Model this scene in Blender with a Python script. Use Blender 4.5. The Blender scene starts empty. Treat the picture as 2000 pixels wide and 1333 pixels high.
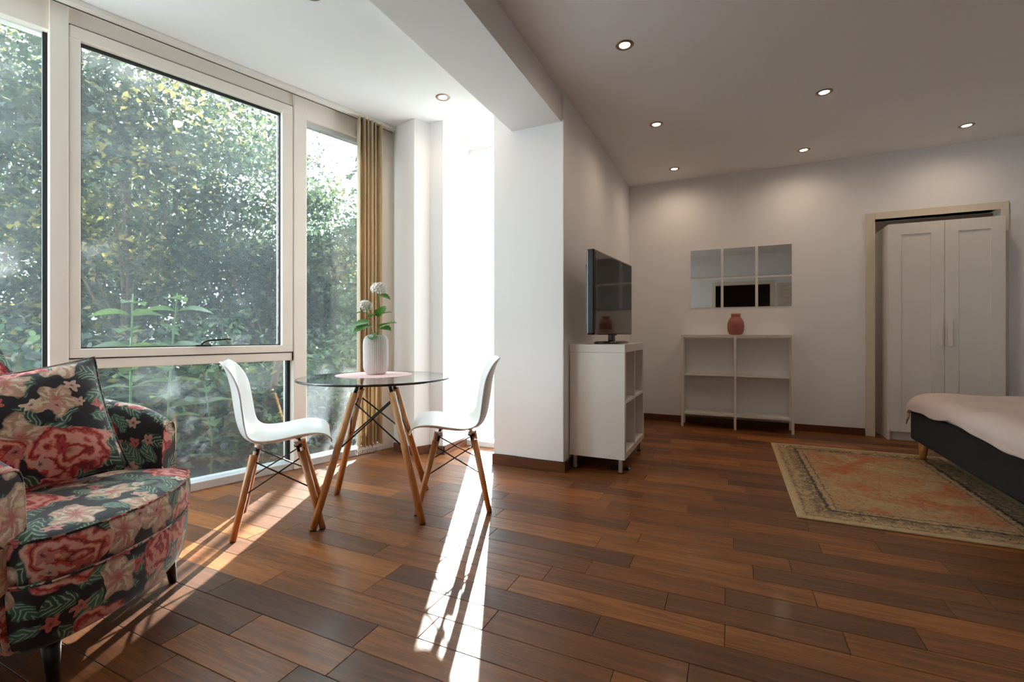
import bpy, bmesh, math, random
import numpy as np
from mathutils import Vector, Matrix

random.seed(7)
rng = np.random.default_rng(11)
scene = bpy.context.scene
COL = scene.collection
R = math.radians
PI = math.pi

# ------------------------------------------------------------------ camera
FPX, CAM_H, HORIZON = 915.0, 0.96, 652.0
YAW = math.atan((1428 - 1000) / FPX)
FW = Vector((-math.sin(YAW), math.cos(YAW), 0))
RT = Vector((math.cos(YAW), math.sin(YAW), 0))
cam_data = bpy.data.cameras.new('camera')
cam_data.sensor_width = 36.0
cam_data.lens = FPX * 36.0 / 2000.0
cam_data.shift_y = -(666.5 - HORIZON) / 2000.0
cam_data.clip_start = 0.02
cam_data.clip_end = 200
cam = bpy.data.objects.new('camera', cam_data)
cam.location = (0, 0, CAM_H)
cam.rotation_euler = (R(90), 0, YAW)
COL.objects.link(cam)
scene.camera = cam

# ------------------------------------------------------------------ light of the place
scene.view_settings.view_transform = 'Standard'
scene.view_settings.look = 'None'
scene.view_settings.exposure = 0.0
scene.view_settings.gamma = 1.0
scene.view_settings.use_curve_mapping = False

SUN_AZ = YAW + R(0.9)          # angle left of +Y
SUN_EL = R(16.8)
world = bpy.data.worlds.new('sky')
scene.world = world
world.use_nodes = True
bg = world.node_tree.nodes['Background']
bg.inputs['Color'].default_value = (0.77, 0.89, 1.0, 1)
bg.inputs['Strength'].default_value = 9.0

sun_d = bpy.data.lights.new('sun', 'SUN')
sun_d.energy = 50.0
sun_d.color = (1.0, 0.965, 0.92)
sun_d.angle = R(0.55)
sun = bpy.data.objects.new('sun', sun_d)
to_sun = Vector((-math.sin(SUN_AZ) * math.cos(SUN_EL), math.cos(SUN_AZ) * math.cos(SUN_EL), math.sin(SUN_EL)))
sun.rotation_euler = (-to_sun).to_track_quat('-Z', 'Y').to_euler()
sun.location = (-6, 12, 6)
COL.objects.link(sun)

DOWNLIGHT_W = 13.0
try:
    scene.cycles.use_denoising = True
    scene.cycles.use_adaptive_sampling = True
    scene.cycles.adaptive_threshold = 0.015
    scene.cycles.max_bounces = 14
    scene.cycles.diffuse_bounces = 8
    scene.cycles.transparent_max_bounces = 32
    scene.cycles.sample_clamp_indirect = 12.0
    scene.cycles.caustics_reflective = False
    scene.cycles.caustics_refractive = False
except Exception:
    pass

# ------------------------------------------------------------------ helpers
def srgb(r, g, b):
    f = lambda c: ((c / 255.0) / 12.92) if c / 255.0 <= 0.04045 else (((c / 255.0) + 0.055) / 1.055) ** 2.4
    return (f(r), f(g), f(b), 1.0)

class NT:
    """tiny wrapper to write node trees"""
    def __init__(s, name):
        s.m = bpy.data.materials.new(name)
        s.m.use_nodes = True
        s.t = s.m.node_tree
        s.t.nodes.clear()
        s.out = s.t.nodes.new('ShaderNodeOutputMaterial')
    def n(s, typ, **kw):
        nd = s.t.nodes.new(typ)
        for k, v in kw.items():
            setattr(nd, k, v)
        return nd
    def put(s, sock, v):
        if v is None:
            return
        if hasattr(v, 'is_output') or isinstance(v, bpy.types.NodeSocket):
            s.t.links.new(v, sock)
        else:
            sock.default_value = v
    def math(s, op, a, b=None, c=None, clamp=False):
        nd = s.n('ShaderNodeMath', operation=op, use_clamp=clamp)
        s.put(nd.inputs[0], a); s.put(nd.inputs[1], b); s.put(nd.inputs[2], c)
        return nd.outputs[0]
    def vmath(s, op, a, b=None, out=0):
        nd = s.n('ShaderNodeVectorMath', operation=op)
        s.put(nd.inputs[0], a); s.put(nd.inputs[1], b)
        return nd.outputs[out]
    def mix(s, fac, a, b, blend='MIX'):
        nd = s.n('ShaderNodeMixRGB', blend_type=blend)
        s.put(nd.inputs[0], fac); s.put(nd.inputs[1], a); s.put(nd.inputs[2], b)
        return nd.outputs[0]
    def step(s, v, lo, hi, a=0.0, b=1.0):
        nd = s.n('ShaderNodeMapRange', interpolation_type='SMOOTHSTEP')
        s.put(nd.inputs[0], v); s.put(nd.inputs[1], lo); s.put(nd.inputs[2], hi)
        s.put(nd.inputs[3], a); s.put(nd.inputs[4], b)
        return nd.outputs[0]
    def ramp(s, fac, stops, interp='LINEAR'):
        nd = s.n('ShaderNodeValToRGB')
        nd.color_ramp.interpolation = interp
        e = nd.color_ramp.elements
        while len(e) < len(stops):
            e.new(0.5)
        for i, (p, c) in enumerate(stops):
            e[i].position = p; e[i].color = c
        s.put(nd.inputs[0], fac)
        return nd.outputs[0]
    def noise(s, vec, scale, detail=3.0, rough=0.5, dist=0.0, out=0):
        nd = s.n('ShaderNodeTexNoise')
        s.put(nd.inputs['Vector'], vec)
        nd.inputs['Scale'].default_value = scale
        nd.inputs['Detail'].default_value = detail
        nd.inputs['Roughness'].default_value = rough
        nd.inputs['Distortion'].default_value = dist
        return nd.outputs[out]
    def coord(s, which='Object'):
        return s.n('ShaderNodeTexCoord').outputs[which]
    def mapping(s, vec, scale=(1, 1, 1), loc=(0, 0, 0), rot=(0, 0, 0)):
        nd = s.n('ShaderNodeMapping')
        s.put(nd.inputs['Vector'], vec)
        nd.inputs['Scale'].default_value = scale
        s.put(nd.inputs['Location'], loc)
        nd.inputs['Rotation'].default_value = rot
        return nd.outputs[0]
    def sep(s, v):
        nd = s.n('ShaderNodeSeparateXYZ'); s.put(nd.inputs[0], v)
        return nd.outputs
    def comb(s, x, y, z=0.0):
        nd = s.n('ShaderNodeCombineXYZ')
        s.put(nd.inputs[0], x); s.put(nd.inputs[1], y); s.put(nd.inputs[2], z)
        return nd.outputs[0]
    def bsdf(s, color, rough=0.5, metal=0.0, spec=0.5, bump=None, bump_s=0.1, bump_d=0.01, coat=0.0, coat_r=0.1, sheen=0.0, trans=0.0):
        b = s.n('ShaderNodeBsdfPrincipled')
        s.put(b.inputs['Base Color'], color)
        s.put(b.inputs['Roughness'], rough)
        b.inputs['Metallic'].default_value = metal
        s.put(b.inputs['Specular IOR Level'], spec)
        b.inputs['Coat Weight'].default_value = coat
        b.inputs['Coat Roughness'].default_value = coat_r
        b.inputs['Sheen Weight'].default_value = sheen
        b.inputs['Transmission Weight'].default_value = trans
        if bump is not None:
            bn = s.n('ShaderNodeBump')
            bn.inputs['Strength'].default_value = bump_s
            bn.inputs['Distance'].default_value = bump_d
            s.put(bn.inputs['Height'], bump)
            s.t.links.new(bn.outputs[0], b.inputs['Normal'])
        return b.outputs[0]
    def done(s, shader):
        s.t.links.new(shader, s.out.inputs['Surface'])
        return s.m

def simple(name, col, rough=0.5, metal=0.0, spec=0.5, var=0.04, scale=6.0, bump=0.0, coat=0.0):
    n = NT(name)
    c = n.coord()
    v = n.noise(c, scale, 4)
    lo = tuple(max(0, x * (1 - var)) for x in col[:3]) + (1,)
    hi = tuple(min(1, x * (1 + var)) for x in col[:3]) + (1,)
    cc = n.ramp(v, [(0.3, lo), (0.7, hi)])
    fine = n.noise(c, scale * 30, 2) if bump else None
    return n.done(n.bsdf(cc, rough, metal, spec, bump=fine, bump_s=bump, bump_d=0.002, coat=coat, coat_r=0.15))

M = {}

def link(o, parent=None):
    COL.objects.link(o)
    if parent is not None:
        o.parent = parent
    return o

def tag(o, label=None, cat=None, group=None, kind=None):
    if label: o['label'] = label
    if cat: o['category'] = cat
    if group: o['group'] = group
    if kind: o['kind'] = kind
    return o

def empty(name, loc=(0, 0, 0), rz=0.0, label=None, cat=None, group=None, kind=None, parent=None):
    o = bpy.data.objects.new(name, None)
    o.empty_display_size = 0.05
    o.location = loc
    o.rotation_euler = (0, 0, rz)
    link(o, parent)
    return tag(o, label, cat, group, kind)

class MB:
    """collects primitives into one mesh"""
    def __init__(s):
        s.bm = bmesh.new()
    def box(s, lo, hi, bevel=0.0, seg=1, mat=None):
        r = bmesh.ops.create_cube(s.bm, size=1.0)
        vs = r['verts']
        for v in vs:
            v.co = Vector([lo[i] + (v.co[i] + 0.5) * (hi[i] - lo[i]) for i in range(3)])
        if bevel > 0:
            es = list({e for v in vs for e in v.link_edges})
            rb = bmesh.ops.bevel(s.bm, geom=es, offset=bevel, segments=seg, profile=0.5, affect='EDGES')
            vs = list({v for f in rb['faces'] for v in f.verts} | {v for v in vs if v.is_valid})
        if mat is not None:
            for v in vs:
                if v.is_valid: v.co = mat @ v.co
        return s
    def rod(s, a, b, r1, r2=None, n=12, caps=True):
        a, b = Vector(a), Vector(b)
        r2 = r1 if r2 is None else r2
        d = (b - a)
        q = d.to_track_quat('Z', 'Y')
        ra, rb = [], []
        for i in range(n):
            t = 2 * PI * i / n
            u = q @ Vector((math.cos(t), math.sin(t), 0))
            ra.append(s.bm.verts.new(a + u * r1)); rb.append(s.bm.verts.new(b + u * r2))
        for i in range(n):
            j = (i + 1) % n
            f = s.bm.faces.new((ra[i], ra[j], rb[j], rb[i])); f.smooth = True
        if caps:
            s.bm.faces.new(ra[::-1]); s.bm.faces.new(rb)
        return s
    def lathe(s, prof, n=32, center=(0, 0, 0), ribs=0, rib_d=0.0, closed=False):
        c = Vector(center)
        rings = []
        for (r, z) in prof:
            ring = []
            for i in range(n):
                t = 2 * PI * i / n
                rr = r
                if ribs and r > rib_d * 4:
                    rr = r - rib_d * (0.5 - 0.5 * math.cos(ribs * t)) ** 2
                ring.append(s.bm.verts.new(c + Vector((rr * math.cos(t), rr * math.sin(t), z))))
            rings.append(ring)
        for k in range(len(rings) - 1):
            for i in range(n):
                j = (i + 1) % n
                f = s.bm.faces.new((rings[k][i], rings[k][j], rings[k + 1][j], rings[k + 1][i])); f.smooth = True
        s.bm.faces.new(rings[0][::-1]); s.bm.faces.new(rings[-1])
        return s
    def tube(s, pts, r, n=8, taper=None, closed=False):
        pts = [Vector(p) for p in pts]
        rings = []
        N = len(pts)
        for k, p in enumerate(pts):
            if closed:
                d = pts[(k + 1) % N] - pts[k - 1]
            else:
                d = pts[min(k + 1, N - 1)] - pts[max(k - 1, 0)]
            q = d.to_track_quat('Z', 'Y')
            rr = r if taper is None else r + (taper - r) * k / (N - 1)
            rings.append([s.bm.verts.new(p + q @ Vector((math.cos(2 * PI * i / n) * rr, math.sin(2 * PI * i / n) * rr, 0))) for i in range(n)])
        def bridge(A, B):
            # choose the rotation with least twist
            best = min(range(n), key=lambda o: sum((A[i].co - B[(i + o) % n].co).length for i in range(n)))
            for i in range(n):
                j = (i + 1) % n
                f = s.bm.faces.new((A[i], A[j], B[(j + best) % n], B[(i + best) % n])); f.smooth = True
        for k in range(N - 1):
            bridge(rings[k], rings[k + 1])
        if closed:
            bridge(rings[-1], rings[0])
        else:
            s.bm.faces.new(rings[0][::-1]); s.bm.faces.new(rings[-1])
        return s
    def prism(s, poly, z0, z1):
        a = [s.bm.verts.new((x, y, z0)) for x, y in poly]
        b = [s.bm.verts.new((x, y, z1)) for x, y in poly]
        n = len(poly)
        s.bm.faces.new(a[::-1]); s.bm.faces.new(b)
        for i in range(n):
            j = (i + 1) % n
            s.bm.faces.new((a[i], a[j], b[j], b[i]))
        return s
    def grid(s, P, smooth=True, wrap=False):
        V = [[s.bm.verts.new(p) for p in row] for row in P]
        for i in range(len(V) - 1):
            m = len(V[i])
            for j in range(m if wrap else m - 1):
                k = (j + 1) % m
                f = s.bm.faces.new((V[i][j], V[i + 1][j], V[i + 1][k], V[i][k])); f.smooth = smooth
        return V
    def loft(s, rings, smooth=True, cap=True):
        V = s.grid(rings, smooth, wrap=True)
        if cap:
            f = s.bm.faces.new(V[0]); f.smooth = False
            f = s.bm.faces.new(V[-1][::-1]); f.smooth = False
        return s
    def poly(s, pts, smooth=False):
        f = s.bm.faces.new([s.bm.verts.new(p) for p in pts]); f.smooth = smooth
        return s
    def build(s, name, mat, parent=None, kind=None, uv=False, loc=None, recalc=True, smooth_all=None):
        bm = s.bm
        if recalc:
            bmesh.ops.recalc_face_normals(bm, faces=bm.faces)
        if smooth_all is not None:
            for f in bm.faces: f.smooth = smooth_all
        me = bpy.data.meshes.new(name)
        if uv:
            lay = bm.loops.layers.uv.new('UVMap')
            bm.normal_update()
            for f in bm.faces:
                nx, ny, nz = abs(f.normal.x), abs(f.normal.y), abs(f.normal.z)
                for l in f.loops:
                    x, y, z = l.vert.co
                    if uv == 'round' and f.normal.z < .75:            # wraps around the sides without a seam in front
                        l[lay].uv = (math.atan2(y, x) * .42 + .2, z * 1.02 + .31)
                    elif nz >= nx and nz >= ny: l[lay].uv = (x + .11, y + .07)
                    elif nx >= ny: l[lay].uv = (y + .37, z + .21)
                    else: l[lay].uv = (x + .63, z + .45)
        bm.to_mesh(me); bm.free()
        me.materials.append(M[mat] if isinstance(mat, str) else mat)
        o = bpy.data.objects.new(name, me)
        if loc: o.location = loc
        link(o, parent)
        if kind: o['kind'] = kind
        return o

def structure(name, mb, mat, parent=None):
    return mb.build(name, mat, parent, kind='structure')

def smooth_curve(keys, n):
    """Catmull-Rom through keys"""
    keys = [np.array(k, float) for k in keys]
    out = []
    K = len(keys) - 1
    for i in range(n):
        t = i / (n - 1) * K
        k = min(int(t), K - 1); u = t - k
        p0 = keys[max(k - 1, 0)]; p1 = keys[k]; p2 = keys[k + 1]; p3 = keys[min(k + 2, K)]
        out.append(0.5 * ((2 * p1) + (-p0 + p2) * u + (2 * p0 - 5 * p1 + 4 * p2 - p3) * u * u + (-p0 + 3 * p1 - 3 * p2 + p3) * u ** 3))
    return out

def modify(o, typ, **kw):
    m = o.modifiers.new(typ.lower(), typ)
    for k, v in kw.items():
        setattr(m, k, v)
    return m

# ------------------------------------------------------------------ materials
M['wall'] = simple('wall_paint', srgb(231, 230, 231), 0.75, var=0.015, scale=1.5, bump=0.03)
M['ceiling'] = simple('ceiling_paint', srgb(234, 234, 235), 0.8, var=0.01, scale=1.0)
M['frame'] = simple('cream_lacquer', srgb(240, 233, 224), 0.35, var=0.015, scale=3)
M['trim_paint'] = simple('trim_cream_paint', srgb(216, 206, 190), 0.4, var=0.015, scale=3)
M['seal'] = simple('black_rubber', srgb(22, 22, 22), 0.6)
M['sill'] = simple('pale_sill_stone', srgb(196, 198, 200), 0.35, var=0.05, scale=10)
M['white_lacquer'] = simple('white_lacquer', srgb(228, 224, 218), 0.28, var=0.01)
M['white_steel'] = simple('white_powder_steel', srgb(226, 222, 216), 0.4, var=0.01)
M['silver'] = simple('brushed_silver', srgb(190, 186, 180), 0.35, metal=0.9)
M['chrome_ring'] = simple('nickel_ring', srgb(150, 128, 110), 0.3, metal=0.8)
M['black_plastic'] = simple('black_gloss_plastic', srgb(14, 14, 16), 0.12, coat=0.3)
M['black_matte'] = simple('black_matte_metal', srgb(18, 17, 17), 0.4)
M['black_leg'] = simple('black_stained_leg', srgb(22, 17, 16), 0.28)
M['shell'] = simple('white_moulded_shell', srgb(238, 238, 238), 0.28, var=0.005)
M['pink_vase'] = simple('dusty_rose_ceramic', srgb(158, 92, 84), 0.5, var=0.04)
M['white_vase'] = simple('white_matte_ceramic', srgb(245, 240, 237), 0.5, var=0.01)
M['placemat'] = simple('pink_woven_mat', srgb(228, 196, 196), 0.85, var=0.06, scale=90, bump=0.3)
def mat_blind():
    n = NT('beige_blind_fabric')
    v = n.noise(n.mapping(n.coord(), (60, 60, 8)), 1.0, 3)
    col = n.mix(v, srgb(228, 212, 184), srgb(238, 224, 200))
    tl = n.n('ShaderNodeBsdfTranslucent'); n.put(tl.inputs[0], col)
    m = n.n('ShaderNodeMixShader'); m.inputs[0].default_value = 0.35
    n.put(m.inputs[1], n.bsdf(col, 0.85, spec=0.2)); n.put(m.inputs[2], tl.outputs[0])
    return n.done(m.outputs[0])
M['blind'] = mat_blind()
M['stem_green'] = simple('flower_stem_green', srgb(96, 132, 70), 0.5, var=0.1)
M['petal_white'] = simple('white_petal', srgb(236, 234, 228), 0.6, var=0.04, scale=60)
M['bed_fabric'] = simple('charcoal_bed_fabric', srgb(19, 20, 22), 0.9, var=0.15, scale=60, bump=0.2)
M['bed_leg'] = simple('honey_beech_leg', srgb(190, 128, 66), 0.4, var=0.1, scale=12)
M['dark_hall'] = simple('dark_hall_paint', srgb(70, 58, 50), 0.8)
M['cable'] = simple('black_cable', srgb(30, 28, 28), 0.5)
M['ground'] = None

def mat_dowel():
    n = NT('beech_dowel')
    c = n.mapping(n.coord(), (40, 40, 4))
    v = n.noise(c, 1.0, 4, 0.6, 0.5)
    col = n.ramp(v, [(0.25, srgb(176, 112, 62)), (0.55, srgb(208, 146, 90)), (0.8, srgb(222, 166, 112))])
    return n.done(n.bsdf(col, 0.35, coat=0.15))
M['dowel'] = mat_dowel()

def mat_plank(name, obj_space=True):
    n = NT(name)
    c = n.coord('Object')
    info = n.n('ShaderNodeObjectInfo')
    off = n.vmath('SCALE', info.outputs['Color'])
    off.node.inputs['Scale'].default_value = 17.0
    p = n.vmath('ADD', c, off)
    g = n.mapping(p, (2.2, 34, 1))
    a = n.noise(g, 1.0, 6, 0.62, 1.2)                     # long streaks
    b = n.noise(n.mapping(p, (7, 210, 1)), 1.0, 3, 0.6)    # fine pores
    w = n.noise(n.mapping(p, (0.9, 5, 1)), 1.0, 3, 0.5, 2.0)
    if obj_space:
        tone = n.sep(info.outputs['Color'])[0]
    else:
        tone = n.math('FRACT', n.math('MULTIPLY', n.math('FLOOR', n.math('MULTIPLY', n.sep(c)[1], 8.23)), 0.377))
    base = n.ramp(tone, [(0.0, srgb(88, 50, 26)), (0.3, srgb(108, 64, 30)), (0.55, srgb(125, 75, 34)), (0.8, srgb(142, 87, 40)), (1.0, srgb(164, 102, 46))])
    dark = n.mix(1.0, base, (0.58, 0.53, 0.48, 1), 'MULTIPLY')
    light = n.mix(1.0, base, (1.24, 1.21, 1.14, 1), 'MULTIPLY')
    col = n.mix(n.step(a, 0.32, 0.68), dark, light)
    col = n.mix(n.math('MULTIPLY', n.step(b, 0.42, 0.6), 0.5), col, dark)
    col = n.mix(n.math('MULTIPLY', n.step(w, 0.45, 0.7), 0.35), col, light)
    rough = n.math('ADD', 0.40, n.math('MULTIPLY', b, 0.14))
    return n.done(n.bsdf(col, rough, spec=0.34, bump=b, bump_s=0.12, bump_d=0.0008, coat=0.12, coat_r=0.15))
M['plank'] = mat_plank('oiled_hardwood')
M['plank_far'] = mat_plank('oiled_hardwood_far', False)
M['subfloor'] = simple('dark_joint', srgb(26, 15, 9), 0.7)
def mat_base():
    n = NT('brown_baseboard_wood')
    v = n.noise(n.mapping(n.coord(), (5, 5, 60)), 1.0, 4, 0.6, 0.6)
    col = n.ramp(v, [(0.3, srgb(70, 38, 23)), (0.7, srgb(108, 62, 37))])
    return n.done(n.bsdf(col, 0.35, coat=0.1))
M['baseboard'] = mat_base()

def mat_glass(name, dirt=0.05, tint=(0.93, 0.97, 0.96, 1), f0=0.042):
    n = NT(name)
    tr = n.n('ShaderNodeBsdfTransparent'); tr.inputs[0].default_value = tint
    gl = n.n('ShaderNodeBsdfGlossy'); gl.inputs['Roughness'].default_value = 0.0
    gl.inputs['Color'].default_value = (1, 1, 1, 1)
    geo = n.n('ShaderNodeNewGeometry')
    cosi = n.math('ABSOLUTE', n.vmath('DOT_PRODUCT', geo.outputs['Normal'], geo.outputs['Incoming'], out=1))
    fac = n.math('ADD', f0, n.math('MULTIPLY', n.math('POWER', n.math('SUBTRACT', 1.0, cosi, clamp=True), 5.0), 0.95), clamp=True)   # Fresnel (Schlick)
    m1 = n.n('ShaderNodeMixShader')
    n.put(m1.inputs[0], fac); n.put(m1.inputs[1], tr.outputs[0]); n.put(m1.inputs[2], gl.outputs[0])
    if dirt <= 0:
        return n.done(m1.outputs[0])
    c = n.coord()
    d1 = n.noise(c, 2.2, 5, 0.6, 0.8)
    d2 = n.noise(n.mapping(c, (30, 30, 2.5)), 1.0, 4, 0.6)
    d3 = n.noise(c, 160, 2, 0.5)
    dust = n.math('ADD', n.step(d1, 0.25, 0.8, 0.7, 1.15), n.math('ADD', n.step(d2, 0.5, 0.8, 0, 0.25), n.step(d3, 0.66, 0.74, 0, 0.35)))
    tl = n.n('ShaderNodeBsdfTranslucent'); tl.inputs[0].default_value = (0.84, 0.92, 1.0, 1)
    m2 = n.n('ShaderNodeMixShader')
    n.put(m2.inputs[0], n.math('MULTIPLY', dust, dirt)); n.put(m2.inputs[1], m1.outputs[0]); n.put(m2.inputs[2], tl.outputs[0])
    return n.done(m2.outputs[0])
M['window_glass'] = mat_glass('dusty_window_glass', 0.030, (0.93, 0.97, 0.96, 1), 0.065)
M['table_glass'] = mat_glass('clear_table_glass', 0.0, (0.90, 0.96, 0.94, 1))
def mat_edge():
    n = NT('green_glass_edge')
    return n.done(n.bsdf(srgb(16, 30, 29), 0.1, spec=0.7, coat=0.5))
M['glass_edge'] = mat_edge()
def mat_mirror():
    n = NT('silvered_mirror')
    g = n.n('ShaderNodeBsdfGlossy'); g.inputs['Roughness'].default_value = 0.01
    g.inputs['Color'].default_value = (0.86, 0.88, 0.88, 1)
    return n.done(g.outputs[0])
M['mirror'] = mat_mirror()
def mat_screen():
    n = NT('dark_tv_glass')
    return n.done(n.bsdf(srgb(30, 27, 25), 0.06, spec=0.8))
M['screen'] = mat_screen()
def mat_emit(name, col, s):
    n = NT(name)
    e = n.n('ShaderNodeEmission'); e.inputs[0].default_value = col; e.inputs[1].default_value = s
    return n.done(e.outputs[0])
M['lamp'] = mat_emit('lit_lamp_lens', (1.0, 0.82, 0.6, 1), 14.0)
M['led'] = mat_emit('green_led', (0.1, 1.0, 0.3, 1), 0.6)

def mat_floral():
    n = NT('floral_chintz')
    uv = n.coord('UV')
    w1 = n.vmath('SCALE', n.vmath('SUBTRACT', n.noise(uv, 8.0, 2, 0.5, out=1), (0.5, 0.5, 0.5))); w1.node.inputs['Scale'].default_value = 0.07
    w2 = n.vmath('SCALE', n.vmath('SUBTRACT', n.noise(uv, 34.0, 2, 0.5, out=1), (0.5, 0.5, 0.5))); w2.node.inputs['Scale'].default_value = 0.016
    wv = n.vmath('ADD', w1, w2)
    uvw = n.vmath('ADD', uv, wv)
    fine = n.noise(uv, 60, 3, 0.6)
    def layer(scale, off, petals, amp, r0, keep, squash=1.0):
        p = n.mapping(uvw, (scale, scale, 0), (off[0], off[1], 0))
        vo = n.n('ShaderNodeTexVoronoi', voronoi_dimensions='2D')
        n.put(vo.inputs['Vector'], p); vo.inputs['Scale'].default_value = 1.0; vo.inputs['Randomness'].default_value = 0.75
        d = n.vmath('SUBTRACT', p, vo.outputs['Position'])
        col = n.sep(vo.outputs['Color'])
        x, y, _ = n.sep(d)
        if squash != 1.0:
            ang0 = n.math('MULTIPLY', col[2], 6.283)
            cs, sn = n.math('COSINE', ang0), n.math('SINE', ang0)
            x2 = n.math('ADD', n.math('MULTIPLY', x, cs), n.math('MULTIPLY', y, sn))
            y2 = n.math('SUBTRACT', n.math('MULTIPLY', y, cs), n.math('MULTIPLY', x, sn))
            x, y = x2, n.math('MULTIPLY', y2, squash)
        r = n.math('SQRT', n.math('ADD', n.math('MULTIPLY', x, x), n.math('MULTIPLY', y, y)))
        ang = n.math('ARCTAN2', y, x)
        wob = n.math('SINE', n.math('ADD', n.math('MULTIPLY', ang, petals), n.math('MULTIPLY', col[1], 20.0)))
        R0 = n.math('MULTIPLY', n.math('ADD', 1.0, n.math('MULTIPLY', wob, amp)), n.math('ADD', r0 * 0.8, n.math('MULTIPLY', col[2], r0 * 0.4)))
        rel = n.math('DIVIDE', r, R0)
        on = n.math('LESS_THAN', col[0], keep)
        mask = n.math('MULTIPLY', n.step(rel, 0.94, 1.02, 1.0, 0.0), on)
        return mask, rel, ang, col, x, y
    base = n.mix(n.step(fine, 0.4, 0.7), srgb(26, 24, 32), srgb(36, 34, 44))
    # leaves
    for (sc, off, keep) in ((11.0, (0.3, 0.1), 0.8), (9.0, (4.7, 2.2), 0.7)):
        m, rel, ang, col, x, y = layer(sc, off, 7, 0.10, 0.46, keep, 1.8)
        vein = n.math('SINE', n.math('ADD', n.math('MULTIPLY', x, 34.0), n.math('MULTIPLY', n.math('ABSOLUTE', y), 26.0)))
        lc = n.mix(col[1], srgb(34, 74, 64), srgb(74, 116, 96))
        lc = n.mix(n.step(vein, 0.2, 0.9, 0, 0.8), lc, srgb(176, 186, 166))
        lc = n.mix(n.step(rel, 0.7, 1.0, 0, 0.6), lc, srgb(20, 48, 42))
        base = n.mix(m, base, lc)
    # cream blooms
    m, rel, ang, col, x, y = layer(6.2, (1.9, 7.3), 5, 0.20, 0.40, 0.47)
    fold = n.math('SINE', n.math('ADD', n.math('MULTIPLY', ang, 9.0), n.math('ADD', n.math('MULTIPLY', fine, 9.0), n.math('MULTIPLY', rel, 6.0))))
    cc = n.mix(n.step(fold, -0.6, 0.9), srgb(186, 154, 122), srgb(232, 214, 190))
    cc = n.mix(n.math('MULTIPLY', n.step(n.noise(uv, 28, 3), 0.45, 0.62), 0.7), cc, srgb(222, 170, 152))
    cc = n.mix(n.step(rel, 0.05, 0.5, 0.8, 0.0), cc, srgb(188, 84, 82))
    cc = n.mix(n.step(rel, 0.8, 1.0, 0, 0.5), cc, srgb(132, 108, 90))
    base = n.mix(m, base, cc)
    # red roses
    m, rel, ang, col, x, y = layer(4.7, (8.4, 3.6), 5, 0.12, 0.43, 0.50)
    ring = n.math('SINE', n.math('ADD', n.math('MULTIPLY', rel, 14.0), n.math('ADD', n.math('MULTIPLY', n.math('SINE', n.math('MULTIPLY', ang, 2.0)), 2.2), n.math('MULTIPLY', n.noise(uv, 19, 3, 0.6), 15.0))))
    rose_a = n.mix(col[1], srgb(196, 40, 48), srgb(206, 92, 82))
    rose_b = n.mix(col[1], srgb(236, 150, 140), srgb(232, 176, 156))
    rc = n.mix(n.step(ring, -0.5, 0.8), rose_a, rose_b)
    rc = n.mix(n.step(ring, -1.0, -0.75, 0.8, 0.0), rc, srgb(116, 20, 32))
    rc = n.mix(n.step(rel, 0.0, 0.3, 0.7, 0.0), rc, srgb(110, 22, 34))
    base = n.mix(m, base, rc)
    # small filler blossoms
    m, rel, ang, col, x, y = layer(17.0, (2.2, 5.5), 5, 0.3, 0.34, 0.28)
    fc = n.mix(col[1], srgb(190, 48, 58), srgb(228, 206, 186))
    base = n.mix(m, base, n.mix(n.step(rel, 0.0, 0.4, 1.0, 0.0), fc, srgb(90, 20, 30)))
    weave = n.noise(uv, 420, 2)
    return n.done(n.bsdf(base, 0.62, spec=0.35, bump=weave, bump_s=0.15, bump_d=0.001, sheen=0.25))
M['floral'] = mat_floral()

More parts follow.
